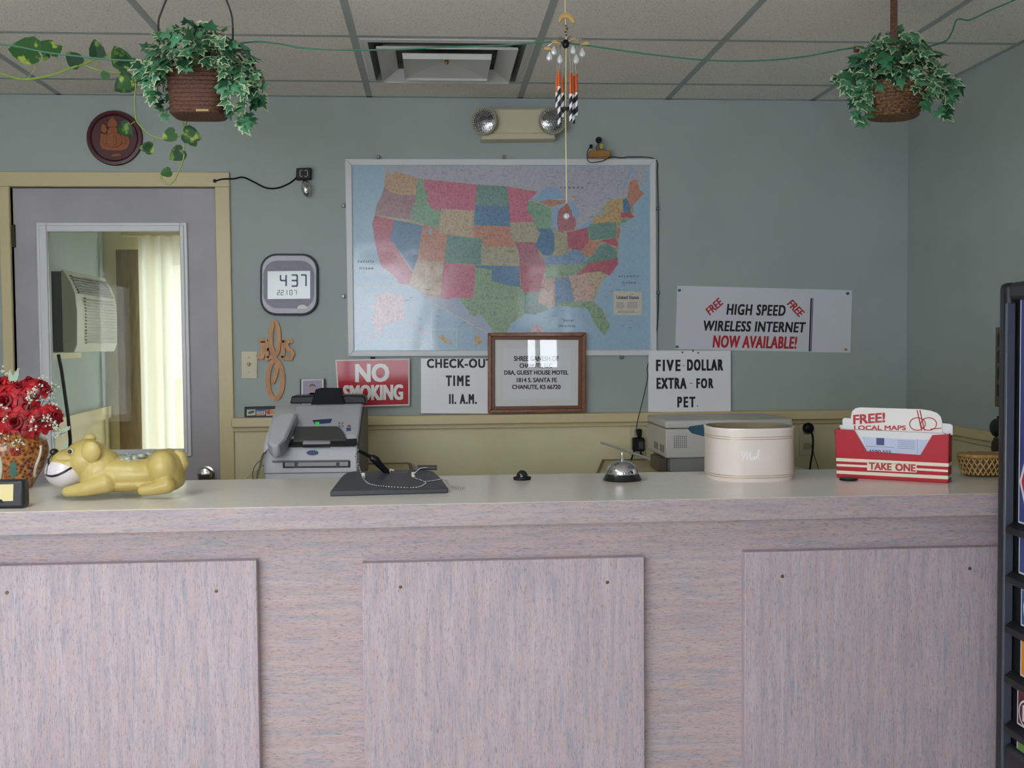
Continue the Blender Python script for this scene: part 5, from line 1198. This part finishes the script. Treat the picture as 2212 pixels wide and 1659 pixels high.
# take one box
fl, fr_ = onZ(1808, 1031, CT), onZ(2048, 1044, CT)
U = (fr_-fl).normalized(); NB = V((U.y, -U.x, 0))
if NB.y > 0: NB = -NB
BD = .062
def onB(px, py, back=0.0): return on(px, py, fl-NB*back, NB)
tb = thing('leaflet_box', (fl+fr_)/2-NB*BD/2, 'red card leaflet box reading take one on the counter', 'leaflet box')
FQ = [(1803, 927), (1845, 929), (1872, 975), (1988, 983), (2014, 940), (2050, 938), (2048, 1044), (1808, 1031)]
MB().ppl(FQ, fl, NB, .002).build('front_panel', M_red, tb, smooth=False)
tl, tr_ = onB(1803, 927), onB(2050, 938)
bk_ = -NB*BD
side = lambda a, b: MB().prism([a, b, b+bk_, a+bk_], (0, 0, 0))
def slab(pts, n, t, nm, mt=M_red): return MB().prism(pts, V(n)*t).build(nm, mt, tb, smooth=False)
fl0, fr0 = onB(1808, 1031), onB(2048, 1044)
slab([fl0, tl, tl+bk_, fl0+bk_], U, .002, 'left_side'); slab([fr0, tr_, tr_+bk_, fr0+bk_], -U, .002, 'right_side')
slab([fl0, fr0, fr0+bk_, fl0+bk_], (0, 0, 1), .002, 'bottom')
tl2, tr2 = tl+V((0, 0, .008)), tr_+V((0, 0, .008))
slab([fl0+bk_, fr0+bk_, tr2+bk_, tl2+bk_], NB, .002, 'back_panel', M_paper)
lift = lambda px: [onB(x, y, -.0006) for x, y in px]
for a, b_ in (((1806, 989, 1000), (2049, 1001, 1011)), ((1807, 1016, 1023), (2048, 1028, 1036))):
    MB().prism(lift([(a[0], a[1]), (b_[0], b_[1]), (b_[0], b_[1]+7.5), (a[0], a[1]+7)]), NB*-.0004).build('white_stripe', M_cream_str, tb, smooth=False)
for xa, ya, xb, yb in ((1807, 1002, 1873, 1005), (1980, 1011, 2048, 1015)):
    MB().prism(lift([(xa, ya), (xb, yb), (xb, yb+5), (xa, ya+5)]), NB*-.0004).build('short_stripe', M_cream_str, tb, smooth=False)
MB().prism(lift([(1873, 998), (1980, 1003), (1980, 1021), (1873, 1016)]), NB*-.0004).build('text_band', M_cream_str, tb, smooth=False)
for k, (dz0) in enumerate((0,)):
    a, b_ = onB(2049, 1001), onB(2048, 1028)
    for pa in (a, b_):
        MB().prism([pa+U*.0006, pa+U*.0006+bk_, pa+U*.0006+bk_+V((0, 0, -.009)), pa+U*.0006+V((0, 0, -.009))], U*.0004).build('side_stripe', M_cream_str, tb, smooth=False)
def bt(s, x0, y0, x1, y1, dy, back=-.0010, sh=0, sp=1.0): return (s, onB(x0, y0, back), onB(x1, y0+dy, back), onB(x0, y1, back), sh, sp)
lettering([bt('TAKE', 1877, 999, 1926, 1014, 2), bt('ONE', 1934, 1001, 1978, 1017, 2)], M_redtxt, tb, bold=.05)
lf = thing('leaflet_stack', (fl+fr_)/2-NB*.02+V((0, 0, .002)), 'stack of white printed leaflets standing in the red take one box', 'leaflets')
fr2 = [(1842, 929), (2015, 938), (1992, 1036), (1866, 1030)]
MB().ppl([(1815, 927), (2040, 937), (2038, 1036), (1818, 1026)], fl-NB*.006, NB, .018).build('leaflets', M_paper, lf, smooth=False)
MB().ppl([(1862, 944), (2012, 951), (1990, 984), (1874, 980)], fl-NB*.0054, NB, .0004).build('printed_panel', mat('pale_blue_paper', '#c6d0ea', .6), lf, smooth=False)
MB().ppl([(1893, 946), (1910, 946.5), (1910, 962), (1893, 961)], fl-NB*.0048, NB, .0004).build('emblem', mat('navy_ink', '#3a4375', .5), lf, smooth=False)
mb = MB()
for i in range(5): mb.ppl([(1938+rnd.uniform(-2, 4), 951+i*4), (1976, 953+i*4), (1976, 954.5+i*4), (1940, 952.5+i*4)], fl-NB*.0048, NB, .0003)
mb.ppl([(1870, 963), (1932, 966), (1932, 967.5), (1870, 964.5)], fl-NB*.0048, NB, .0003); mb.ppl([(1981, 948), (1982, 948), (1982, 980), (1981, 980)], fl-NB*.0048, NB, .0003)
mb.build('fine_print', mat('violet_grey_ink', '#9aa0bd', .5), lf, smooth=False)
lettering([bt('6590-555', 1878, 971, 1925, 978, 2, .0044)], mat('navy_ink', '#3a4375', .5), lf, bold=.03)
for i, a in enumerate(([(1820, 906), (1823, 903), (1842, 904), (1842, 932), (1819, 931)], [(2030, 914), (2053, 916), (2058, 920), (2058, 940), (2030, 939)])):
    MB().ppl(a, fl-NB*.030, NB, .016).build('rear_leaflets', M_paper, lf, smooth=False)
hd = thing('header_card', (fl+fr_)/2-NB*.026+V((0, 0, .002)), 'white header card reading free local maps standing up in the red box', 'card')
MB().ppl([(1838, 932), (1838, 900), (1841, 888), (1848, 882), (1857, 880), (1990, 884), (2010, 887), (2024, 892), (2032, 900), (2035, 912), (2034, 1036), (1838, 1026)], fl-NB*.0262, NB, .0016).build('card', mat('card_white', '#e9e6e2', .45), hd, smooth=False)
lettering([bt('FREE!', 1843, 896, 1912, 917, -5, .0258), bt('LOCAL MAPS', 1845, 919, 1957, 929, 0, .0258)], M_redtxt, hd, bold=.05)
def onH(x, y): return onB(x, y, .0256)
for cx_, cy_2, r in ((1982, 916, 17), (2006, 916, 17)):
    mb = MB(); mb.tube([onH(cx_+r*math.cos(a*math.pi/16), cy_2+13.5*math.sin(a*math.pi/16)) for a in range(32)], .0012, 6, closed=True); mb.build('logo_ring', M_redtxt, hd)
for dx in (0, 6):
    MB().tube([onH(1981+dx, 886), onH(1991+dx, 930)], .0014, 6).build('logo_bar', M_redtxt, hd)
MB().tube([onH(2010, 927), onH(2033, 925)], .0012, 6).build('logo_tail', M_redtxt, hd)
# black disc in front of the box
q = seat(1833, 1037); s_ = q.y/2335
tag(MB().lathe([(19*s_, 0), (20*s_, .0025), (19*s_, .006), (13*s_, .0065), (.001, .006)], q, (0, 0, 1), 28).build('rubber_disc', M_blackrub), 'flat black rubber disc at the front corner of the red leaflet box', 'disc')
# woven basket
q = seat(2122, 1027); s_ = q.y/2335
wk = thing('woven_basket', q, 'small tan woven basket on the counter behind the red leaflet box', 'basket')
M_tanw = noisy('tan_cane', '#a5824a', '#d6b274', 120, .5, lo=.35, hi=.6, bump=.5, bscale=150)
hb_ = .062
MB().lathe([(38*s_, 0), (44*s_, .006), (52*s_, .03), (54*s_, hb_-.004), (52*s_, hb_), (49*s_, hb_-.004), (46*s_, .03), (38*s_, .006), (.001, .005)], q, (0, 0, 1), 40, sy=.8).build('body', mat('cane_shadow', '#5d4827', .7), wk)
mb = MB()
for i in range(26):
    for sgn in (1, -1):
        pts = []
        for j in range(7):
            z = .006+(hb_-.014)*j/6; r = (44+9.5*math.sin(j/6*1.45))*s_+.001; a = 2*math.pi*i/26+sgn*j*.075
            pts.append(q+V((r*math.cos(a), .8*r*math.sin(a), z)))
        mb.tube(pts, .0021, 5)
mb.build('cane_lattice', M_tanw, wk)
MB().lathe([(53*s_, hb_-.008), (56*s_, hb_-.004), (54*s_, hb_+.003), (50*s_, hb_)], q, (0, 0, 1), 40, sy=.8).build('rim', noisy('cane_rim', '#a67c42', '#c9a565', 60, .5), wk)
MB().lathe([(46*s_, hb_-.004), (30*s_, hb_+.004), (.001, hb_+.006)], q+V((.0, 0, 0)), (0, 0, 1), 24, sy=.8).build('lining', mat('tan_cloth', '#a17f58', .8), wk)
q0 = seat(2105, 1036)
# card holder at the left edge of the counter
q = seat(20, 1099)
hy = q.y
hx0, hx1 = onY(-70, 1080, hy).x, onY(52, 1080, hy).x; hz = onY(30, 1038, hy).z
ch = thing('card_holder', ((hx0+hx1)/2, hy+.02, CT), 'black plastic holder with a pale yellow card at the left front edge of the counter', 'card holder')
MB().box((hx0, hy, CT), (hx1, hy+.04, hz)).build('block', mat('holder_black', '#1f2026', .4), ch, bevel=.008, seg=3)
MB().pp([(-58, 1048), (29, 1046), (28, 1082), (-58, 1085)], hy-.0008, .001).build('card', mat('yellow_card', '#dccf9a', .6), ch, smooth=False)
MB().pp([(-40, 1079), (3, 1079), (8, 1086), (-40, 1087)], hy-.002, .002).build('thumb_notch', M_black, ch)

# ------------------------------------------------------------------ vase of roses
q = seat(22, 1054); s_ = q.y/2335; VY = q.y
M_vase = noisy('painted_vase', '#4a2312', '#b98646', 95, .35, kind='voronoi', lo=.15, hi=.72, c3='#97502a', coat=.35)
va = thing('vase', q, 'bulbous orange and brown painted vase of red roses at the left end of the counter', 'vase')
zz = lambda y: onY(22, y, VY).z-CT
prof = [(40, 1058), (43, 1052), (52, 1038), (66, 1010), (76, 985), (79, 968), (75, 952), (62, 943), (58, 938), (60, 933), (55, 933), (52, 940)]
MB().lathe([(r*s_, max(0, zz(y))) for r, y in prof], q, (0, 0, 1), 48).build('body', M_vase, va)
def onV(px, py, lift=.0015):
    d = ray(px, py)
    for i in range(500):
        t = VY-.12+i*.0005; p = EYE+d*(t/d.y); h = p.z-CT
        r = None
        for (ra, ya), (rb, yb) in zip(prof[:7], prof[1:8]):
            za_, zb2 = zz(ya), zz(yb)
            if za_ <= h <= zb2: r = (ra+(rb-ra)*(h-za_)/max(1e-6, zb2-za_))*s_
        if r and (p.x-q.x)**2+(p.y-q.y)**2 <= r*r: return p-V((0, lift, 0))
    return onY(px, py, VY-.06)
for pts, nm in (([(88, 962), (88, 975), (84, 990), (78, 1005), (75, 1018), (75, 1028)], 'white_scroll'), ([(-2, 985), (2, 1000), (3, 1015), (0, 1035)], 'white_scroll')):
    MB().tube(spline([onV(*p) for p in pts], 4), .0045, 8).build(nm, mat('scroll_white', '#cfcdb8', .4), va)
tq = [onV(29+x, y) for x, y in ((0, 995), (8, 1005), (6, 1015), (10, 1024), (0, 1034), (-10, 1024), (-6, 1015), (-8, 1005))]
MB().flat(tq).build('teal_motif', mat('teal_glaze', '#4f7f74', .3), va)
mb = MB()
for x, y in ((55, 1000), (62, 1010), (54, 1018), (64, 1024), (58, 1034), (50, 1008), (68, 1012), (50, 1030), (66, 990), (60, 1042)): mb.ball(onV(x, y, .0004), .0035, 8, 5)
mb.build('dark_dots', mat('dark_glaze', '#4a2012', .3), va)
mb = MB()
for x, y in ((25, 972), (32, 975), (40, 972), (28, 980), (36, 981)): mb.ball(onV(x, y, .0002), .006, 8, 5)
mb.build('red_motif', mat('red_glaze', '#96342f', .3), va)
M_rose = [mat('rose_red', '#b5101f', .5), mat('rose_deep', '#8e0c1c', .5)]
M_rstem = mat('rose_stem', '#38502e', .6)
def rose(px, py, r, dy, face, label, seed):
    rnd = random.Random(seed); c = onY(px, py, VY+dy); R = r*s_
    n = V(face).normalized(); qd = V((0, 0, 1)).rotation_difference(n)
    t = thing('rose', c, label, 'rose', 'red roses in the vase')
    mb = MB()
    layers = [(3, .16, .30, .05), (4, .30, .46, .22), (5, .46, .68, .40), (6, .62, .90, .62), (6, .72, 1.05, .95)]
    for li, (k, r0_, r1_, flare) in enumerate(layers):
        for j in range(k):
            a0 = 2*math.pi*(j+li*.37)/k+rnd.uniform(-.15, .15); wv = 2*math.pi/k*.72
            vs = []; M_, N_ = 5, 6
            for u in range(M_):
                uu = u/(M_-1)
                for v_ in range(N_):
                    vv = v_/(N_-1)*2-1
                    w_2 = math.sin(min(1, uu*1.25+.12)*math.pi/2)*(1-.25*uu**4)
                    a = a0+vv*wv*w_2*.75
                    rad = (.10+(r1_-.10)*(uu**.65)*(.55+.45*uu*(1+flare*.4)))
                    h = (.72-.55*(li/4))*math.sin(uu*1.9)+ .18*(1-li/4)-.32*flare*uu**3-.12*vv*vv*uu*(.5+flare)
                    curl = 1+.10*flare*uu**4*math.sin(vv*5+j)
                    vs.append(c+qd @ V((rad*curl*R*math.cos(a), rad*curl*R*math.sin(a), (h-.35)*R)))
            fs = [(u*N_+v_, u*N_+v_+1, (u+1)*N_+v_+1, (u+1)*N_+v_) for u in range(M_-1) for v_ in range(N_-1)]
            mb.m = 1 if li < 2 or rnd.random() < .25 else 0
            mb.add(vs, fs)
    mb.build('bloom', M_rose, t, ang=80)
    st = spline([c-n*R*.3, c-n*R*.9+V((0, 0, -.01)), V((q.x+(c.x-q.x)*.4, VY+dy*.35, CT+zz(938))), V((q.x+(c.x-q.x)*.15, VY+dy*.1, CT+zz(985)))], 6)
    MB().tube(st, .0022, 6).build('stem', M_rstem, t)
    mb = MB()
    for j in range(4):
        a = j*math.pi/2; d = qd @ V((math.cos(a), math.sin(a), -.3)); leaf(mb, c-n*R*.3, d, n, R*.6, HEART, .6, 0, 0)
    mb.build('sepals', M_rstem, t, smooth=False)
rose(35, 914, 33, -.055, (.05, -1, .25), 'largest red rose at the front just over the vase rim', 1)
rose(14, 868, 33, -.035, (-.15, -1, .35), 'big red rose in the middle above the front rose', 2)
rose(42, 838, 23, .0, (.15, -.8, .7), 'red rose on top beside the white stalks', 3)
rose(-2, 826, 24, .0, (-.3, -.7, .8), 'red rose cut by the left picture edge at the top', 4)
rose(87, 832, 22, .01, (.5, -.6, .7), 'red rose at the top right of the bouquet under white sprigs', 5)
rose(56, 880, 24, -.02, (.25, -1, .35), 'half hidden dark red rose in the centre of the bouquet', 6)
rose(86, 909, 25, -.03, (.4, -1, .1), 'red rose low on the right over the vase shoulder', 7)
rose(116, 898, 22, .0, (.8, -.8, .2), 'rightmost red rose sticking out of the bouquet', 8)
rose(62, 822, 17, .03, (.1, -.5, .9), 'small red rose at the very top of the bouquet', 9)
rose(-22, 895, 27, -.02, (-.6, -.9, .1), 'red rose low on the left of the bouquet beyond the front rose', 10)
gb = thing('babys_breath', (q.x, VY, CT+zz(940)), 'wispy white sprays among and around the red roses', 'flowers', kind='stuff')
rnd = random.Random(4); fm, sm = MB(), MB()
for (x, y, n, sp, dy) in ((8, 800, 6, 9, .02), (22, 806, 6, 10, .0), (36, 804, 5, 8, .02), (72, 850, 14, 14, -.05), (66, 862, 8, 10, -.05), (92, 818, 5, 10, .02), (97, 850, 14, 16, .03), (106, 868, 14, 16, .03), (120, 880, 10, 16, .02), (112, 912, 12, 12, -.05), (122, 925, 14, 13, .0), (132, 938, 14, 13, .0), (140, 930, 6, 9, .0), (6, 882, 5, 8, -.08), (10, 905, 5, 10, -.09), (3, 945, 8, 10, -.08), (70, 905, 7, 12, -.085), (72, 925, 5, 10, -.085), (20, 962, 5, 9, -.095), (35, 958, 6, 9, -.095), (50, 960, 6, 9, -.095), (80, 840, 6, 10, -.03), (115, 835, 4, 12, .03), (100, 905, 6, 9, -.06)):
    c = onY(x, y, VY+dy); root = V((q.x+(c.x-q.x)*.5, VY+dy*.5, CT+zz(925)))
    sm.tube(spline([root, (root+c)/2+V((0, 0, .01)), c], 5), .0009, 5)
    for i in range(n):
        p = c+V((rnd.gauss(0, sp*.5), rnd.gauss(0, sp*.4), rnd.gauss(0, sp*.5)))*s_
        sm.tube([c, p], .0004, 4)
        for k in range(3):
            o_ = V((rnd.uniform(-1, 1), rnd.uniform(-1, 1), rnd.uniform(-1, 1)))*.0022; fm.ball(p+o_, rnd.uniform(.0014, .0028), 6, 4)
sm.build('sprigs', mat('sprig_green', '#7f8c6c', .6), gb); fm.build('blossoms', mat('blossom_white', '#dfe2d8', .6), gb)
mb = MB()
for b_, t_ in (((30, 822), (38, 800)), ((24, 822), (20, 802)), ((134, 930), (150, 926)), ((140, 955), (142, 975))): 
    bb, tt = onY(*b_, VY-.01), onY(*t_, VY-.01); leaf(mb, bb, tt-bb, (0, -1, .2), (tt-bb).length, [(x*.5, y) for x, y in HEART], .6, 0, 0)
mb.build('pale_leaves', mat('pale_leaf', '#9fb59e', .6), gb, smooth=False)

# ------------------------------------------------------------------ dog shaped candy dish
DY = 2.875; sD = DY/2335
def D(px, py, d=0.): return onY(px, py, DY)+V((0, d*sD, 0))
def rr_(rx, ry, rz): return (rx*sD, ry*sD, rz*sD)
dg_ = thing('dog_candy_dish', V((D(255, 1060).x, DY, CT)), 'yellow ceramic dog candy dish lying with a white muzzle on the counter', 'candy dish')
M_dog = noisy('yellow_glaze', '#c0af69', '#b7a45e', 9, .42, coat=.18)
zc_ = CT+.001
mb = MB()
def capsule(mb, pts, rs):
    for i in range(len(pts)-1):
        for k in range(7):
            t = k/6; p = pts[i].lerp(pts[i+1], t); r = (rs[i]*(1-t)+rs[i+1]*t)*sD; mb.ball(p, r, 14, 10)
mb.ball(D(272, 1024), rr_(104, 46, 37), 24, 16); mb.ball(D(275, 1042), rr_(98, 44, 19), 24, 14); mb.ball(D(218, 1014), rr_(48, 45, 46), 20, 14); mb.ball(D(356, 1012), rr_(42, 50, 42), 22, 16)
mb.ball(D(188, 992), rr_(46, 46, 43), 24, 16); mb.ball(D(153, 1003), rr_(46, 42, 33), 24, 16); mb.ball(D(232, 1034), rr_(60, 46, 28), 20, 14)
for s2 in (-1, 1):
    capsule(mb, [D(240, 1038, 34*s2), D(198, 1050, 40*s2), D(158, 1057, 38*s2)], [22, 16, 11]); capsule(mb, [D(372, 1042, 42*s2), D(345, 1050, 44*s2), D(320, 1053, 44*s2)], [18, 13, 11])
    mb.ball(D(358, 1006, 26*s2), rr_(31, 28, 35), 18, 12)
mb.ball(D(368, 1030), rr_(32, 44, 30), 18, 12)
body = mb.build('body', M_dog, dg_)
md = body.modifiers.new('remesh', 'REMESH'); md.mode = 'VOXEL'; md.voxel_size = .0028; md.use_smooth_shade = True
md = body.modifiers.new('smooth', 'SMOOTH'); md.iterations = 6; md.factor = .6
MUZ = (145, 1017, 43, 49, 36)
MB().ball(D(MUZ[0], MUZ[1]), rr_(MUZ[2]+1, MUZ[3], MUZ[4]), 28, 18).build('muzzle', mat('white_glaze', '#dcd8dc', .25, coat=.5), dg_)
def onM(px, py, lift=.0008):
    a, b_, c = (px-MUZ[0])/MUZ[2], (py-MUZ[1])/MUZ[4], 0
    k = max(0, 1-a*a-b_*b_); return D(px, py, -MUZ[3]*math.sqrt(k))+V((0, -lift, 0))
# yellow bridge over the muzzle
MB().ball(D(154, 987, 0), rr_(37, 42, 18), 24, 16).build('muzzle_bridge', M_dog, dg_)
MB().ball(D(122, 975, -14), rr_(9, 12, 7.5), 14, 10).build('nose', mat('gloss_black', '#101016', .08, coat=.5), dg_)
M_line = mat('black_paint', '#1b1a1c', .4)
ln = MB().tube([onM(x, y) for x, y in ((105, 1019), (112, 1022), (120, 1023), (130, 1023), (142, 1020), (155, 1014), (166, 1007), (181, 998))], .0030, 6)
ln.build('mouth_line', M_line, dg_)
MB().tube([D(121, 980, -26), D(117, 988, -33), onM(116, 1000, .002), onM(115, 1012), onM(115, 1022)], .0027, 6).build('lip_line', M_line, dg_)
e = D(166, 971, -38)
ey = MB().ball(e, rr_(7, 5, 6), 14, 10).build('eye', mat('eye_white', '#cfc9b4', .25), dg_)
MB().ball(e+V((-.001, -.0045, 0)), rr_(4.5, 3, 4.5), 12, 8).build('pupil', M_line, ey)
ear = MB(); ear.ball(D(210, 972, -42), rr_(20, 9, 23), 20, 14, V((0, 0, 1)).rotation_difference(V((.25, -.15, 1)))); ear.build('ear', M_dog, dg_)
MB().ball(D(183, 950, 34), rr_(14, 8, 10), 16, 10).build('ear', M_dog, dg_)
mb = MB(); capsule(mb, [D(388, 1014), D(396, 1000), D(392, 985), D(383, 979)], [10, 12, 11, 8]); tl_ = mb.build('tail', M_dog, dg_)
md = tl_.modifiers.new('remesh', 'REMESH'); md.mode = 'VOXEL'; md.voxel_size = .002; md.use_smooth_shade = True
M_wrap = mat('clear_wrapper', '#dfe9e4', .12, trans=.55, coat=.5); M_mint = mat('mint_green', '#8fb9a6', .35)
rnd = random.Random(12)
for i, (x, y, d) in enumerate(((268, 992, -14), (282, 989, -20), (296, 988, -12), (309, 983, -10), (322, 980, 0), (252, 995, -12), (300, 986, 12), (276, 988, 14))):
    c = D(x, y, d); a = rnd.uniform(0, 3.1)
    t = thing('wrapped_mint', c, 'clear wrapped mint lying on the back of the yellow dog dish', 'candy', 'wrapped mints in the dog dish')
    MB().ball(c, (.0085, .0085, .0055), 12, 8).build('mint', M_mint, t)
    mb = MB(); dv = V((math.cos(a), math.sin(a), .3))
    for sg in (1, -1):
        p = c+dv*sg*.008; e1 = c+dv*sg*.019; sx_ = dv.cross(V((0, 0, 1))).normalized()*.008
        mb.add([p, e1+sx_+V((0, 0, .003)), e1, e1-sx_+V((0, 0, .002))], [(0, 1, 2), (0, 2, 3)])
    mb.ball(c, (.0095, .0095, .0065), 12, 8); mb.build('wrapper', M_wrap, t)

# ------------------------------------------------------------------ right wall: plaque and hooks
t = thing('wall_plaque', onX(2150, 800, RIGHT_X-.02), 'narrow wooden board with dark marks on the right wall behind the vending machine', 'plaque')
Xp = RIGHT_X-.022
a, b_ = onX(2150, 707, Xp), onX(2147, 878, Xp)
MB().box((Xp, a.y-.26, b_.z), (RIGHT_X, a.y, a.z)).build('board', mat('plaque_wood', '#5f5238', .5), t, bevel=.003)
mb = MB()
for i in range(4):
    z = a.z-(a.z-b_.z)*(.16+.21*i); mb.box((Xp-.004, a.y-.22, z-.022), (Xp, a.y-.02, z+.022))
mb.build('dark_bar', M_dark, t, bevel=.002)
hk = onX(2152, 945, RIGHT_X-.02)
t = thing('hanging_keys', hk, 'dark bunch hanging on the right wall below the wooden board', 'keys')
MB().ball(onX(2156, 925, RIGHT_X-.02), (.018, .05, .035), 12, 8).build('fob', M_dark, t); MB().ball(onX(2157, 968, RIGHT_X-.02), (.014, .045, .05), 12, 8).build('pouch', mat('dark_brown', '#2a1f1c', .6), t)
MB().tube([onX(2156, 900, RIGHT_X-.005), onX(2156, 930, RIGHT_X-.02), onX(2157, 965, RIGHT_X-.02)], .004, 6).build('cord', M_black, t)

# ------------------------------------------------------------------ vending machine along the right wall, facing left
VE = 2.60
VX = onY(2151, 1100, VE).x
vt = onY(2166, 612, VE).z
vm = thing('vending_machine', (VX+.3, 2.2, 0), 'black drink vending machine with lit up selection labels at the right edge', 'vending machine')
VB = 1.50
M_vm = mat('vending_black', '#1d1f24', .35)
sec = rrect(0, 0, 1, 1, .03, 4)
# door section with rounded corners, from VX to VX+.1
pts = [V((VX, VB+(VE-VB)*u, vt*(1-v))) for u, v in sec]
MB().box((VX+.03, VB+.01, .04), (RIGHT_X-.01, VE-.01, vt-.02)).build('cabinet', M_vm, vm, bevel=.01)
FW = .044
yi = VE-FW
mb = MB()
mb.box((VX, yi, .03), (VX+.05, VE, vt)); mb.box((VX, VB, .03), (VX+.05, VB+FW, vt)); mb.box((VX, VB+FW, vt-.045), (VX+.05, yi, vt)); mb.box((VX, VB+FW, .03), (VX+.05, yi, .45))
mb.build('door_frame', M_vm, vm, bevel=.014, seg=3)
MB().box((VX-.004, yi-.006, .05), (VX+.02, yi+.004, vt-.05)).build('highlight_strip', mat('vending_highlight', '#4a4f5e', .25), vm, bevel=.003)  # lighter colour paints a highlight along the frame's inner bevel
RX = VX+.012
MB().box((RX+.01, VB+FW, .45), (RX+.03, yi-.006, vt-.045)).build('recess', mat('vending_recess', '#0e0f12', .4), vm, smooth=False)
def vy(px): return onX(px, 1100, RX).y
y1_ = vy(2199); M_vwhite = mat('label_white', '#d4dbe6', .35); 
def vz(py, px=2206): return onX(px, py, RX).z
LBL = [(640, 1132, '#2f3c80'), (1157, 1241, '#34457f'), (1268, 1352, '#27508c'), (1377, 1461, '#d98a1e'), (1490, 1570, '#5a1822'), (1594, 1690, '#5d8a3a')]
for i, (ya, yb, c_) in enumerate(LBL):
    za_, zb2 = vz(ya), vz(yb); yy0 = vy(2212)-.30
    yl = y1_-.004*(i > 0)-.012*(i in (2, 3))
    p = MB().box((RX, yy0, zb2), (RX+.010, yl, za_)).build('selection_label', M_vwhite, vm, bevel=.002)
    MB().box((RX-.0008, yy0+.008, zb2+.006), (RX, yl-.007, za_-.006)).build('label_print', mat('label_print_%d' % i, c_, .35), p, smooth=False)
    cyl = lambda r, dy, z, mt, nm, x=.0012, n=32: MB().lathe([(r, 0), (r, .0004)], (RX-x, yl-dy, z), (-1, 0, 0), n).build(nm, mt, p, smooth=False)
    zm = (za_+zb2)/2
    if i == 0:
        zo = vz(1040); cyl(.11, .118, zo, M_vwhite, 'octagon_border', .0012, 8); cyl(.10, .118, zo, mat('octagon_red', '#b3202e', .35), 'octagon', .0018, 8)
    if i == 2:
        cyl(.047, .062, zm, M_vwhite, 'globe_ring', .0012); cyl(.043, .062, zm, mat('globe_blue', '#1f4a92', .35), 'globe', .0018)
        for up, cc in ((1, '#c02438'), (0, '#e8e8ee')):
            r = .043; pts = [V((RX-.0024-.0004*(1-up), yl-.062+r*math.cos(a), zm+r*math.sin(a))) for a in [(.25+i_*.75/10*1.0)*math.pi if 0 else (math.pi*(.05+.9*i_/12)) for i_ in range(13)]] if up else [V((RX-.0026, yl-.062+r*.98*c, zm+d)) for c, d in ((1, .010), (.4, .002), (-.4, .010), (-1, .004), (-1, -.012), (-.4, -.006), (.4, -.014), (1, -.008))]
            MB().prism(pts, (-.0002, 0, 0)).build('globe_band', mat('globe_%s' % cc, cc, .35), p, smooth=False)
    if i == 3:
        cyl(.03, .05, zm-.01, mat('orange_fruit', '#e8b04a', .35), 'fruit_mark')
    if i == 4:
        cyl(.034, .045, zm-.008, M_vwhite, 'ring_mark', .0012); cyl(.029, .045, zm-.008, mat('label_print_4', '#5a1822', .35), 'ring_centre', .0018)
        MB().box((RX-.0024, yl-.036, zm-.028), (RX-.0018, yl-.030, zm+.012)).build('letter_stroke', M_vwhite, p, smooth=False)
    if i == 5:
        MB().box((RX-.0014, yl-.06, zm-.0), (RX-.0008, yl-.022, zm+.02)).build('blue_mark', mat('mark_blue', '#3a6aa0', .35), p, smooth=False); MB().box((RX-.0014, yl-.06, zm-.028), (RX-.0008, yl-.024, zm-.008)).build('yellow_mark', mat('mark_yellow', '#c9c23a', .35), p, smooth=False)
for ya in (1142, 1250, 1360, 1470, 1580):
    z = vz(ya); a = vy(2180)
    MB().prism([(RX+.012, a, z+.010), (RX+.012, a, z-.012), (RX-.022, a-.022, z-.016), (RX-.022, a-.022, z+.000)], (0, -(a-VB-FW-.03), 0)).build('label_ledge', mat('ledge_black', '#17181b', .5), vm, bevel=.002)
for yy in (VB+.08, VE-.08):
    for xx in (VX+.1, RIGHT_X-.1): MB().lathe([(.02, 0), (.02, .045)], (xx, yy, 0), (0, 0, 1), 12).build('foot', M_black, vm)
